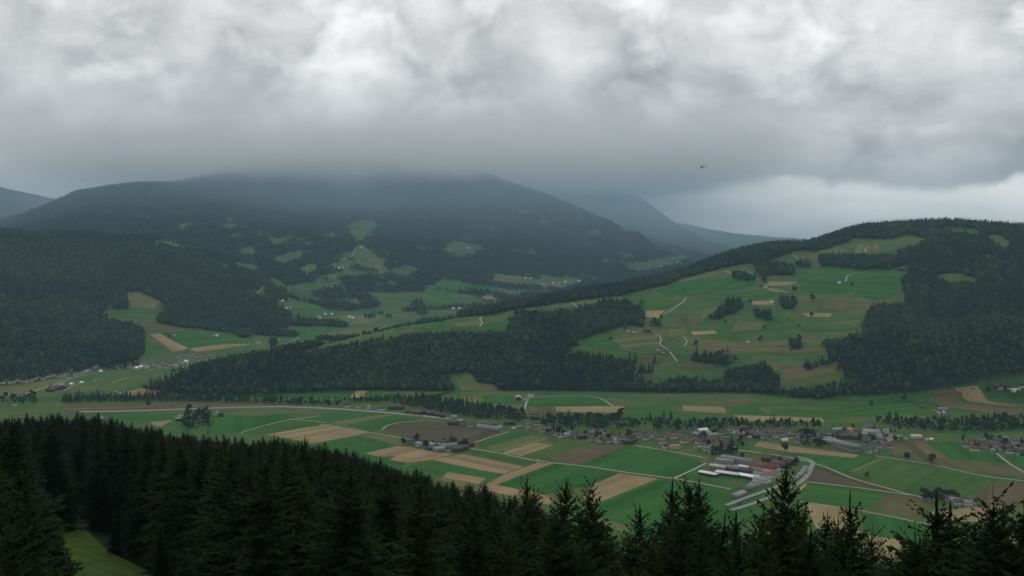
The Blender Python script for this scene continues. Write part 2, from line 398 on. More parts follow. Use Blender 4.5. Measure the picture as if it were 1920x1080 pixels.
class MB:
    """collects boxes and slabs for one mesh"""
    def __init__(s): s.V = []; s.F4 = []; s.F3 = []
    def add(s, V, F):
        b = len(s.V); s.V += [tuple(v) for v in V]
        for f in F:
            (s.F4 if len(f) == 4 else s.F3).append([i + b for i in f])
        return s
    def box(s, x0, x1, y0, y1, z0, z1):
        V = [(x0,y0,z0),(x1,y0,z0),(x1,y1,z0),(x0,y1,z0),(x0,y0,z1),(x1,y0,z1),(x1,y1,z1),(x0,y1,z1)]
        return s.add(V, [(0,3,2,1),(4,5,6,7),(0,1,5,4),(1,2,6,5),(2,3,7,6),(3,0,4,7)])
    def mesh(s, name, mat, smooth=False):
        fs = []
        if s.F4: fs.append(np.array(s.F4))
        if s.F3: fs.append(np.array(s.F3))
        return new_mesh(name, np.array(s.V), fs, mat, smooth)

# ================================================================== materials
def material(name):
    m = bpy.data.materials.new(name); m.use_nodes = True
    t = NT(m.node_tree); t.n.clear()
    b = t.new('ShaderNodeBsdfPrincipled'); o = t.new('ShaderNodeOutputMaterial')
    t.l.new(b.outputs[0], o.inputs[0])
    b.inputs['Roughness'].default_value = 0.9
    b.inputs['Specular IOR Level'].default_value = 0.15
    return m, t, b
def plain(name, col, var=0.15, scale=2.0, rough=0.85, spec=0.2, objvar=0.0):
    m, t, b = material(name)
    g = t.new('ShaderNodeNewGeometry')
    n = t.noise(g.outputs['Position'], scale, 4)
    f = t.m('MULTIPLY_ADD', t.m('SUBTRACT', n, 0.5), 2 * var, 1.0)
    if objvar:
        oi = t.new('ShaderNodeObjectInfo')
        f = t.m('MULTIPLY', f, t.m('MULTIPLY_ADD', t.m('SUBTRACT', oi.outputs['Random'], 0.5), 2 * objvar, 1.0))
    c = t.new('ShaderNodeVectorMath', operation='SCALE', inp={0: col, 3: f}).outputs[0]
    t.put(b, 'Base Color', c); b.inputs['Roughness'].default_value = rough; b.inputs['Specular IOR Level'].default_value = spec
    return m
def field_mat(name, c1, c2, stripe=0.12, period=3.0, big=60.0):
    m, t, b = material(name)
    g = t.new('ShaderNodeNewGeometry'); tcx = t.new('ShaderNodeTexCoord'); oi = t.new('ShaderNodeObjectInfo')
    n1 = t.noise(g.outputs['Position'], 1.0 / big, 5, 0.6)
    mp = t.new('ShaderNodeMapping', inp={0: tcx.outputs['Object'], 3: (0.004, 1.0 / period, 1.0)})
    n2 = t.noise(mp.outputs[0], 1.0, 3, 0.6)
    n3 = t.noise(g.outputs['Position'], 0.35, 3, 0.6)
    mp2 = t.new('ShaderNodeMapping', inp={0: tcx.outputs['Object'], 3: (0.006, 0.22 / period, 1.0)})
    n4 = t.noise(mp2.outputs[0], 1.0, 2, 0.5)
    f = t.smooth(t.m('ADD', n1, t.m('MULTIPLY', t.m('SUBTRACT', oi.outputs['Random'], 0.5), 0.25)), 0.32, 0.68)
    c = t.mix(f, (*c1, 1), (*c2, 1))
    k = t.m('ADD', t.m('MULTIPLY', t.m('SUBTRACT', n2, 0.5), 2 * stripe), t.m('MULTIPLY', t.m('SUBTRACT', n3, 0.5), 0.25))
    k = t.m('ADD', t.m('ADD', k, 1.0), t.m('MULTIPLY', t.m('SUBTRACT', n4, 0.5), 2.2 * stripe))
    so_ = t.new('ShaderNodeSeparateXYZ', inp={0: tcx.outputs['Object']})
    wob = t.m('MULTIPLY', t.m('SUBTRACT', n3, 0.5), 1.5)
    ln_ = t.m('ADD', t.m('DIVIDE', t.m('ADD', so_.outputs[1], wob), 17.0), t.m('MULTIPLY', oi.outputs['Random'], 37.0))
    wn_ = t.new('ShaderNodeTexWhiteNoise', noise_dimensions='1D', inp={1: t.m('FLOOR', ln_)})
    k = t.m('ADD', k, t.m('MULTIPLY', t.m('SUBTRACT', wn_.outputs[0], 0.5), 0.34))
    c = t.mix(t.m('MULTIPLY', t.smooth(t.noise(g.outputs['Position'], 0.045, 5, 0.65), 0.5, 0.75), 0.22), c, (0.10, 0.115, 0.045, 1))
    c = t.new('ShaderNodeVectorMath', operation='SCALE', inp={0: c, 3: k}).outputs[0]
    t.put(b, 'Base Color', c); b.inputs['Roughness'].default_value = 1.0; b.inputs['Specular IOR Level'].default_value = 0.05
    return m
ASPH2 = plain('light_concrete_paving', (0.25, 0.245, 0.235), 0.3, 0.12)
FM = {
 'G': field_mat('bright_green_crop', (0.029, 0.122, 0.018), (0.047, 0.138, 0.023), 0.20),
 'g': field_mat('mown_green_meadow', (0.052, 0.122, 0.024), (0.072, 0.134, 0.030), 0.26, 4.0),
 'y': field_mat('yellowish_meadow', (0.125, 0.150, 0.050), (0.150, 0.150, 0.060), 0.26, 4.0),
 't': field_mat('tan_stubble', (0.275, 0.215, 0.105), (0.335, 0.262, 0.130), 0.20, 3.0),
 'p': field_mat('pinkish_stubble', (0.29, 0.210, 0.112), (0.34, 0.245, 0.130), 0.20, 3.0),
 'b': field_mat('brown_ploughed_soil', (0.120, 0.090, 0.048), (0.155, 0.120, 0.062), 0.24, 2.5),
 'd': field_mat('dark_ploughed_soil', (0.070, 0.066, 0.034), (0.100, 0.085, 0.046), 0.26, 2.5),
 'a': ASPH2,
 'h': field_mat('hill_meadow_grass', (0.042, 0.092, 0.017), (0.070, 0.118, 0.025), 0.38, 0.7, 7.0),
 'o': field_mat('olive_pasture', (0.090, 0.098, 0.038), (0.140, 0.125, 0.055), 0.26, 4.0),
}
# ground sheet: pasture greens, darker litter under the woods
gm, t, b = material('pasture_ground')
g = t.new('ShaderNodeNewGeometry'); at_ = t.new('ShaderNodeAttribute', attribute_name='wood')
n1 = t.noise(g.outputs['Position'], 0.006, 6, 0.6); n2 = t.noise(g.outputs['Position'], 0.03, 5, 0.6); n3 = t.noise(g.outputs['Position'], 0.25, 3, 0.6)
c = t.ramp(n1, [(0.30, (0.035, 0.110, 0.020)), (0.45, (0.053, 0.122, 0.025)), (0.56, (0.084, 0.128, 0.032)), (0.70, (0.132, 0.134, 0.046))])
k = t.m('ADD', t.m('ADD', t.m('MULTIPLY', t.m('SUBTRACT', n2, 0.5), 1.1), t.m('MULTIPLY', t.m('SUBTRACT', n3, 0.5), 0.35)), 1.0)
c = t.new('ShaderNodeVectorMath', operation='SCALE', inp={0: c, 3: k}).outputs[0]
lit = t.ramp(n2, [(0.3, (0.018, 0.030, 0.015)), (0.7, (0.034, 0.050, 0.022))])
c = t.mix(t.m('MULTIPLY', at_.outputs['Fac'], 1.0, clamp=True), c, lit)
t.put(b, 'Base Color', c)
b.inputs['Specular IOR Level'].default_value = 0.05
GROUND = gm
ROAD = plain('pale_gravel', (0.37, 0.355, 0.30), 0.2, 0.1)
ASPH = plain('worn_asphalt', (0.27, 0.27, 0.255), 0.15, 0.1)

# ================================================================== ground object
nA, nR = len(az), len(rr)
ii = np.arange((nA - 1) * (nR - 1)); qi, qj = ii // (nR - 1), ii % (nR - 1)
qf = np.stack([qi * nR + qj, (qi + 1) * nR + qj, (qi + 1) * nR + qj + 1, qi * nR + qj + 1], -1)
# outside the arc ahead only the home hillside is needed
far_side = (np.abs(np.degrees(az[qi])) > 75) & (rr[qj] > 1200)
qf = qf[~far_side]
gme = new_mesh('ground', np.stack([gx, gy, gz], -1), [qf], GROUND, True)
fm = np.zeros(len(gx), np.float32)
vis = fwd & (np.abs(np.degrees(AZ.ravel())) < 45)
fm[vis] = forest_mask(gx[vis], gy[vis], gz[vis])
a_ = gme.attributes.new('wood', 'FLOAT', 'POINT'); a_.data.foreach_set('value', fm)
tag(obj('ground', gme), kind='structure')

# ================================================================== fields, laid as thin sheets on the ground
lay = [0]
def densify(P, step):
    out = []
    for i in range(len(P)):
        a, b = P[i], P[(i + 1) % len(P)]
        n = max(1, int(math.hypot(b[0] - a[0], b[1] - a[1]) / step))
        for k in range(n): out.append((a[0] + (b[0] - a[0]) * k / n, a[1] + (b[1] - a[1]) * k / n))
    return out
def field(kind, poly, name='field', lift=0.05, dmin=900):
    P = np.array(poly, float)
    x, y, z = ground_at(P[:, 0], P[:, 1], dmin)
    W2 = np.stack([x, y], -1)
    cx, cy = W2.mean(0)
    e = np.roll(W2, -1, 0) - W2; k = int(np.argmax((e ** 2).sum(1)))
    ang = math.atan2(e[k, 1], e[k, 0])
    flat = z.max() < 0.05
    ext = max(np.ptp(x), np.ptp(y))
    step = 1e9 if flat else max(8.0, ext / 40)
    Q = densify([tuple(w) for w in W2], step if not flat else 60.0)
    nb = len(Q)
    if not flat:
        xs = np.arange(x.min(), x.max(), step); ys = np.arange(y.min(), y.max(), step)
        XX, YY = np.meshgrid(xs, ys); XX = XX.ravel(); YY = YY.ravel()
        m = inpoly(XX, YY, np.array(Q))
        Q += list(zip(XX[m], YY[m]))
    r = mgeo.delaunay_2d_cdt([Vector(q) for q in Q], [(i, (i + 1) % nb) for i in range(nb)], [], 1, 1e-4)
    V2 = np.array([(v.x, v.y) for v in r[0]]); Fc = np.array([list(f) for f in r[2]])
    if len(Fc) == 0: return
    lay[0] += 1
    hz = height(V2[:, 0], V2[:, 1]) + (lift + 0.006 * (lay[0] % 60) if flat else 0.4 + 0.01 * (lay[0] % 40))
    ca, sa = math.cos(-ang), math.sin(-ang)
    lx = V2[:, 0] - cx; ly = V2[:, 1] - cy
    z0 = float(hz.mean())
    V = np.stack([lx * ca - ly * sa, lx * sa + ly * ca, hz - z0], -1)
    # wind faces upwards
    a, b2, c2 = V[Fc[:, 0]], V[Fc[:, 1]], V[Fc[:, 2]]
    up = np.cross(b2 - a, c2 - a)[:, 2] < 0
    Fc[up] = Fc[up][:, ::-1]
    o = obj(name, new_mesh(name, V, [Fc], FM[kind], True))
    o.location = (cx, cy, z0); o.rotation_euler = (0, 0, ang)
    tag(o, kind='structure')
FIELDS = [
 ('d', [(717,806),(723,800),(742,794),(763,791),(793,790),(847,794),(920,806),(950,808),(888,829),(800,827),(773,824),(740,815)]),
 ('t', [(500,815),(560,804),(615,796),(640,801),(695,811),(600,829),(585,831),(540,822)]),
 ('y', [(617,792),(717,777),(740,778),(648,797)]),
 ('G', [(650,797),(740,778),(790,787),(742,793),(717,805),(700,810)]),
 ('G', [(600,831),(672,817),(745,834),(690,848),(712,858),(735,862),(762,869),(720,890),(640,880)]),
 ('y', [(674,817),(702,812),(756,826),(752,836),(737,832)]),
 ('p', [(685,850),(743,837),(762,837),(797,844),(850,852),(807,862),(763,868),(731,862),(741,855),(713,857)]),
 ('p', [(810,862),(866,851),(983,875),(944,889),(870,876)]),
 ('g', [(868,851),(893,845),(1008,865),(983,875)]),
 ('p', [(945,890),(1010,867),(1037,869),(930,909),(1010,925),(1040,935),(1030,947),(940,926),(897,917)]),
 ('G', [(728,884),(812,863),(942,890),(913,897),(840,885),(800,897),(760,910),(720,900)]),
 ('t', [(840,885),(912,897),(897,908),(830,895)]),
 ('y', [(829,895),(896,908),(893,917),(938,927),(860,935),(803,907)]),
 ('G', [(931,909),(1040,870),(1097,876),(1160,887),(1107,910),(1020,927)]),
 ('t', [(1107,911),(1163,888),(1233,898),(1117,945),(1090,940)]),
 ('G', [(1234,899),(1117,946),(1100,975),(1180,1010),(1330,1000),(1400,960),(1360,948),(1270,905)]),
 ('y', [(1100,976),(1098,960),(1180,988),(1175,1000)]),
 ('b', [(1027,861),(1100,833),(1180,836),(1086,872)]),
 ('G', [(1181,836),(1087,872),(1225,893),(1264,897),(1320,869),(1290,858),(1240,843)]),
 ('t', [(943,848),(1000,830),(1040,835),(977,855)]),
 ('y', [(913,840),(1000,818),(1027,822),(1012,829),(942,847),(922,846)]),
 ('G', [(953,812),(1010,810),(985,817),(905,839),(890,830)]),
 ('g', [(1042,835),(1027,823),(1100,832),(1026,860),(979,856)]),
 ('t', [(1413,836),(1424,828),(1513,840),(1611,853),(1602,859),(1480,848)]),
 ('G', [(1480,850),(1603,860),(1648,859),(1590,885),(1565,880),(1515,866)]),
 ('g', [(1650,859),(1750,880),(1862,900),(1852,920),(1800,934),(1720,931),(1645,905),(1592,886)]),
 ('y', [(1650,858),(1657,860),(1600,885),(1592,884)]),
 ('d', [(1527,872),(1567,885),(1640,909),(1707,929),(1620,916),(1514,903),(1520,885)]),
 ('G', [(1514,905),(1667,925),(1636,953),(1500,940)]),
 ('o', [(1668,925),(1752,937),(1722,972),(1638,953)]),
 ('t', [(1508,943),(1562,950),(1600,960),(1612,1000),(1530,990)]),
 ('G', [(1613,962),(1752,985),(1742,1025),(1694,1012),(1627,1003)]),
 ('t', [(1627,1004),(1693,1013),(1676,1055),(1640,1050)]),
 ('t', [(1745,960),(1850,948),(1880,960),(1850,980),(1760,975)]),
 ('o', [(1668,853),(1674,827),(1732,827),(1780,861),(1920,870),(1960,880),(1960,900),(1813,885),(1753,872)]),
 ('b', [(1705,828),(1730,828),(1776,860),(1745,858)]),
 ('G', [(1740,830),(1793,827),(1820,850),(1868,852),(1893,870),(1782,860)]),
 ('G', [(1885,855),(1960,860),(1960,890),(1920,880)]),
 ('b', [(1853,906),(1960,905),(1960,950),(1827,934)]),
 ('t', [(1280,760),(1357,763),(1362,775),(1280,770)]), ('b', [(1255,757),(1280,758),(1355,760),(1358,748),(1403,746),(1411,760),(1360,761)]),
 ('t', [(1375,778),(1540,784),(1548,792),(1392,790)]), ('G', [(1363,763),(1412,761),(1440,777),(1370,776)]), ('y', [(1423,766),(1440,767),(1450,777),(1437,777)]),
 ('G', [(1450,765),(1560,770),(1590,790),(1480,778)]), ('g', [(1413,752),(1520,745),(1530,758),(1420,760)]), ('G', [(1560,765),(1690,748),(1740,770),(1640,782),(1580,780)]),
 ('b', [(1742,733),(1838,723),(1800,745),(1760,742)]), ('t', [(1790,728),(1832,723),(1917,763),(1853,758)]), ('o', [(1740,745),(1790,742),(1850,760),(1920,768),(1900,780),(1780,765)]),
 ('y', [(1650,780),(1740,781),(1720,795),(1660,793)]),
 ('t', [(1041,763),(1170,762),(1170,774),(1044,773)]), ('G', [(993,747),(1067,742),(1123,747),(1150,761),(1040,762),(990,763)]), ('b', [(988,764),(1040,764),(1043,776),(1000,776)]),
 ('G', [(1172,763),(1250,762),(1275,775),(1200,785),(1172,778)]), ('G', [(1044,775),(1168,776),(1160,785),(1050,783)]),
 ('y', [(843,742),(902,743),(902,757),(853,754)]), ('G', [(903,742),(960,743),(978,758),(904,756)]), ('y', [(904,757),(978,759),(985,768),(930,768)]),
 ('G', [(575,728),(666,733),(650,749),(560,745)]), ('t', [(650,750),(668,733),(689,733),(673,751)]), ('G', [(690,733),(755,738),(735,752),(675,751)]),
 ('b', [(117,761),(393,755),(520,758),(527,763),(300,769),(207,773),(117,771)]),
 ('t', [(227,733),(287,728),(300,733),(287,743),(240,742)]), ('y', [(50,718),(130,708),(104,717),(40,724)]), ('y', [(0,728),(80,716),(140,712),(60,738),(0,742)]),
 ('G', [(220,778),(320,773),(328,786),(278,790),(236,790)]), ('t', [(281,792),(325,787),(300,801)]), ('G', [(326,789),(345,790),(345,812),(300,812),(302,801)]),
 ('G', [(140,735),(225,733),(235,745),(130,755),(40,752)]), ('G', [(430,727),(560,727),(555,745),(420,745)]), ('G', [(395,783),(520,775),(560,785),(450,812),(385,815)]),
 ('G', [(450,812),(560,786),(640,770),(715,776),(610,793),(500,812)]), ('y', [(395,775),(480,773),(620,767),(600,771),(470,780)]),
 ('p', [(280,626),(300,625),(353,653),(327,660),(310,650)]), ('t', [(355,654),(460,645),(467,648),(368,660)]), ('G', [(303,625),(480,627),(473,643),(360,652)]),
 ('G', [(250,655),(307,651),(325,659),(240,668)]), ('t', [(80,694),(112,691),(118,699),(90,701)]), ('G', [(0,697),(80,693),(85,705),(0,710)]),
 # on the hillside
 ('t', [(1440,528),(1497,529),(1470,537),(1442,537)]), ('o', [(1487,537),(1533,532),(1515,540),(1492,543)]), ('t', [(1432,540),(1455,542),(1484,549),(1450,547)]),
 ('p', [(1407,565),(1450,565),(1451,572),(1412,572)]), ('t', [(1503,587),(1560,588),(1557,595),(1512,594)]), ('t', [(1350,508),(1410,509),(1406,514),(1375,514)]),
 ('y', [(1293,633),(1513,635),(1528,641),(1290,643)]), ('y', [(1010,576),(1090,565),(1160,556),(1180,560),(1110,568),(1040,576)]), ('t', [(1208,583),(1247,582),(1234,597),(1210,595)]),
 ('G', [(1140,575),(1205,560),(1280,563),(1250,580),(1210,580)]), ('G', [(1225,545),(1300,525),(1400,518),(1420,535),(1330,552),(1250,556)]),
 ('G', [(1300,556),(1440,545),(1480,553),(1400,563),(1320,562)]), ('G', [(1540,500),(1660,505),(1688,520),(1610,522),(1560,520)]), ('G', [(1500,520),(1590,525),(1600,545),(1540,553),(1500,540)]),
 ('G', [(1605,528),(1685,530),(1690,555),(1640,563),(1600,553)]), ('o', [(1460,685),(1570,680),(1583,698),(1475,715)]), ('G', [(1450,662),(1550,665),(1555,676),(1455,675)]),
 ('o', [(1300,646),(1450,650),(1540,652),(1545,660),(1440,661),(1330,660)]), ('y', [(1150,637),(1230,628),(1240,645),(1170,655)]), ('G', [(1090,638),(1140,632),(1150,648),(1095,650)]),
 ('y', [(845,607),(900,600),(905,609),(860,614)]), ('y', [(640,622),(715,617),(690,628),(610,644),(570,645)]), ('G', [(740,608),(842,602),(850,612),(740,619)]),
 ('y', [(1320,580),(1345,575),(1338,592),(1310,600)]), ('o', [(1250,600),(1290,590),(1320,600),(1300,612),(1250,615)]), ('y', [(1560,607),(1612,600),(1605,612)]), ('o', [(1540,560),(1600,570),(1590,582),(1530,580)]), ('y', [(1385,600),(1440,605),(1430,618),(1370,622)]),
 ('y', [(1240,528),(1280,516),(1340,508),(1345,514),(1280,530)]), ('o', [(1420,512),(1460,517),(1455,525),(1425,523)]), ('y', [(1530,472),(1570,463),(1585,470),(1540,480)]), ('y', [(1610,458),(1645,455),(1650,470),(1600,476)]), ('G', [(1590,478),(1640,474),(1655,479),(1600,477)]),
 ('g', [(960,598),(985,590),(1040,592),(990,602)]), ('y', [(1090,575),(1125,568),(1120,575),(1095,581)]), ('y', [(1255,618),(1290,616),(1285,630),(1255,634)]), ('t', [(1295,622),(1340,620),(1345,626),(1300,629)]), ('o', [(1200,664),(1250,668),(1240,680),(1200,676)]), ('o', [(1280,675),(1340,684),(1320,695),(1270,692)]),
 ('G', [(830,532),(900,533),(940,530),(930,545),(850,548)]), ('y', [(930,516),(980,516),(1010,520),(950,527)]), ('t', [(905,556),(935,552),(930,560),(908,562)]), ('y', [(1000,540),(1050,530),(1060,536),(1010,545)]), ('G', [(800,548),(850,550),(880,560),(810,570)]), ('y', [(490,550),(520,530),(545,540),(530,560)]),
 ('G', [(560,580),(620,575),(640,590),(580,600)]), ('t', [(592,592),(602,590),(612,608),(600,612)]), ('y', [(640,595),(720,588),(700,605),(640,610)]), ('y', [(660,505),(700,495),(722,500),(700,510)]), ('G', [(560,610),(640,612),(600,630),(560,634)]), ('y', [(205,575),(260,548),(300,565),(290,580)]), ('o', [(240,610),(290,606),(350,616),(340,622),(270,620)]),
 ('y', [(853,712),(885,700),(893,715),(928,722),(930,730),(865,732)]), ('g', [(1490,600),(1600,602),(1610,618),(1500,620)]),
]
for k_, p_ in FIELDS: field(k_, p_)
field('h', [(104,1082),(106,1006),(125,1000),(145,997),(166,1002),(205,1040),(285,1080),(340,1120),(100,1120)], 'meadow', dmin=60)

# ------------------------------------------------------------------ roads and tracks
def ribbon(name, pts, width, mat, lift=1.0, dmin=900):
    P = np.array(pts, float)
    x, y, z = ground_at(P[:, 0], P[:, 1], dmin)
    A = np.stack([x, y], -1)
    # Catmull-Rom through the points
    out = []
    for i in range(len(A) - 1):
        p0 = A[max(i - 1, 0)]; p1 = A[i]; p2 = A[i + 1]; p3 = A[min(i + 2, len(A) - 1)]
        n = max(3, int(np.hypot(*(p2 - p1)) / 12))
        for k in range(n):
            s = k / n
            out.append(0.5 * ((2 * p1) + (-p0 + p2) * s + (2 * p0 - 5 * p1 + 4 * p2 - p3) * s * s + (-p0 + 3 * p1 - 3 * p2 + p3) * s ** 3))
    out.append(A[-1]); Cn = np.array(out)
    d = np.gradient(Cn, axis=0); d /= np.maximum(np.hypot(d[:, 0], d[:, 1]), 1e-6)[:, None]
    nrm = np.stack([-d[:, 1], d[:, 0]], -1)
    Lf, Rt = Cn + nrm * width / 2, Cn - nrm * width / 2
    hL, hR = height(Lf[:, 0], Lf[:, 1]), height(Rt[:, 0], Rt[:, 1])
    h = np.maximum(hL, hR)
    base = np.where(h < 0.05, lift, lift + 0.6)
    V = np.concatenate([np.column_stack([Lf, h + base]), np.column_stack([Rt, h + base])])
    n = len(Cn); i = np.arange(n - 1)
    o = obj(name, new_mesh(name, V, [np.stack([i, n + i, n + i + 1, i + 1], -1)], mat, True))
    return tag(o, kind='structure')
ribbon('motorway', [(150,772),(207,772),(300,769),(420,765),(520,763),(610,766),(700,772),(790,780),(868,788)], 13, ASPH, 0.5)
TRACKS = [
 (4,[(888,831),(920,820),(953,810)]),(4,[(600,796),(650,804),(698,812),(773,825)]),(4,[(717,806),(725,799),(745,793.5),(765,791),(795,789)]),
 (5,[(845,838),(885,842),(940,851),(1010,865),(1100,875),(1180,887),(1265,898),(1330,910),(1372,918)]),(5,[(1265,897),(1300,881),(1324,869)]),
 (4.5,[(1190,836),(1260,847),(1325,860)]),(4.5,[(1515,866),(1550,877),(1600,898),(1660,915),(1706,928),(1755,938)]),(4.5,[(1512,904),(1600,914),(1707,929)]),
 (4,[(1640,855),(1700,864),(1760,874),(1840,892),(1925,903)]),(4,[(1500,941),(1560,950),(1640,963),(1755,987)]),
 (4.5,[(1868,850),(1890,868),(1920,886),(1950,905)]),(5,[(985,775),(985,762),(989,750)]),(4,[(992,746),(1040,743),(1090,742),(1125,747),(1150,763)]),
 (4,[(395,744),(415,735),(445,727)]),(4,[(215,733),(228,738),(245,746)]),(4,[(290,743),(300,735),(330,731)]),(5,[(30,745),(75,730),(120,715),(160,703),(205,697)]),
 (4,[(120,733),(140,722),(165,717)]),(4,[(175,714),(185,710),(202,708)]),(4,[(210,718),(240,708)]),(4,[(450,812),(490,800),(540,788),(600,780)]),(4,[(540,786),(590,790),(612,793)]),
 (6,[(1300,838),(1360,842),(1420,849),(1480,858),(1515,866)]),(4,[(1748,768),(1758,772),(1767,781)]),(4.5,[(1885,734),(1900,742),(1930,752)]),
 # on the hill
 (5,[(709,623),(716,616),(730,610)]),(5,[(520,650),(540,643),(562,633)]),(5,[(899,614),(904,606),(900,598),(907,593),(920,592)]),(4,[(903,606),(925,604),(945,602)]),
 (5,[(1070,567),(1077,572),(1082,577)]),(4,[(1082,577),(1110,568),(1155,557)]),(5,[(1245,590),(1262,580),(1280,567),(1286,559)]),
 (5,[(1285,555),(1330,551),(1390,547),(1430,540),(1440,534)]),(4.5,[(1305,554),(1360,559),(1420,564),(1500,566),(1580,566),(1640,567)]),(4.5,[(1440,538),(1480,534),(1520,530),(1570,528)]),
 (5,[(1586,528),(1592,516),(1630,509),(1680,503)]),(4.5,[(1216,623),(1233,628),(1240,638),(1237,645),(1245,652),(1255,658)]),(5,[(1255,660),(1262,668),(1270,678)]),(4,[(1280,632),(1288,640),(1283,650)]),
 (4,[(1625,475),(1622,468),(1630,464)]),(4,[(1487,478),(1500,490)]),(4,[(1457,676),(1500,678),(1557,676)]),(4,[(1160,654),(1200,662),(1240,662)]),(4,[(1270,687),(1310,686),(1355,685)]),
 # beyond
 (6,[(183,588),(220,586),(260,585),(305,583)]),(6,[(473,558),(485,548),(492,542)]),(6,[(610,500),(645,487),(660,480),(672,460),(686,447),(684,438)]),(7,[(455,505),(462,512),(458,500)]),(7,[(905,553),(960,545),(1040,540)]),
 (6,[(640,570),(665,565),(668,560)]),(6,[(280,623),(330,622),(420,622),(500,626)]),
]
for w_, p_ in TRACKS: ribbon('track', p_, w_ * 0.78, ROAD, 0.56 if w_ > 4.4 else 0.46)

# ================================================================== trees
def tree_mat(name, stops, rough=0.9):
    m, t, b = material(name)
    oi = t.new('ShaderNodeObjectInfo'); g = t.new('ShaderNodeNewGeometry')
    n = t.noise(g.outputs['Position'], 0.6, 3, 0.6)
    n2 = t.noise(g.outputs['Position'], 0.012, 3, 0.6)                # stands of different age and kind
    f = t.m('ADD', t.m('MULTIPLY_ADD', oi.outputs['Random'], 0.8, 0.1), t.m('ADD', t.m('MULTIPLY', t.m('SUBTRACT', n, 0.5), 0.5), t.m('MULTIPLY', t.m('SUBTRACT', n2, 0.5), 1.1)), clamp=True)
    t.put(b, 'Base Color', t.ramp(f, stops))
    b.inputs['Roughness'].default_value = rough; b.inputs['Specular IOR Level'].default_value = 0.08
    return m
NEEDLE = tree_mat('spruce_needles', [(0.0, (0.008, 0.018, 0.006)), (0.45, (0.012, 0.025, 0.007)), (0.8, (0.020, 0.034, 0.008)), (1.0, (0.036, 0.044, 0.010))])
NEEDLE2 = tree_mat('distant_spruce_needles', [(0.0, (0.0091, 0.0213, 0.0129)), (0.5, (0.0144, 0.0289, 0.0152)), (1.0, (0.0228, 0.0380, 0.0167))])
LEAF = tree_mat('broad_leaves', [(0.0, (0.0152, 0.0334, 0.0137)), (0.35, (0.0243, 0.0486, 0.0167)), (0.7, (0.0426, 0.0699, 0.0228)), (0.93, (0.0669, 0.0927, 0.0289)), (1.0, (0.0912, 0.0950, 0.0304))])
BARK = plain('grey_brown_bark', (0.042, 0.033, 0.026), 0.3, 3.0)

def taper(r0, r1, h, n=7, seg=4, bend=0.0):
    V = []; Fq = []
    for k in range(seg + 1):
        s = k / seg; r = r0 + (r1 - r0) * s
        for i in range(n):
            a = 2 * math.pi * i / n
            V.append((r * math.cos(a) + bend * s * s, r * math.sin(a), h * s))
    for k in range(seg):
        for i in range(n):
            Fq.append((k * n + i, k * n + (i + 1) % n, (k + 1) * n + (i + 1) % n, (k + 1) * n + i))
    return np.array(V), np.array(Fq)

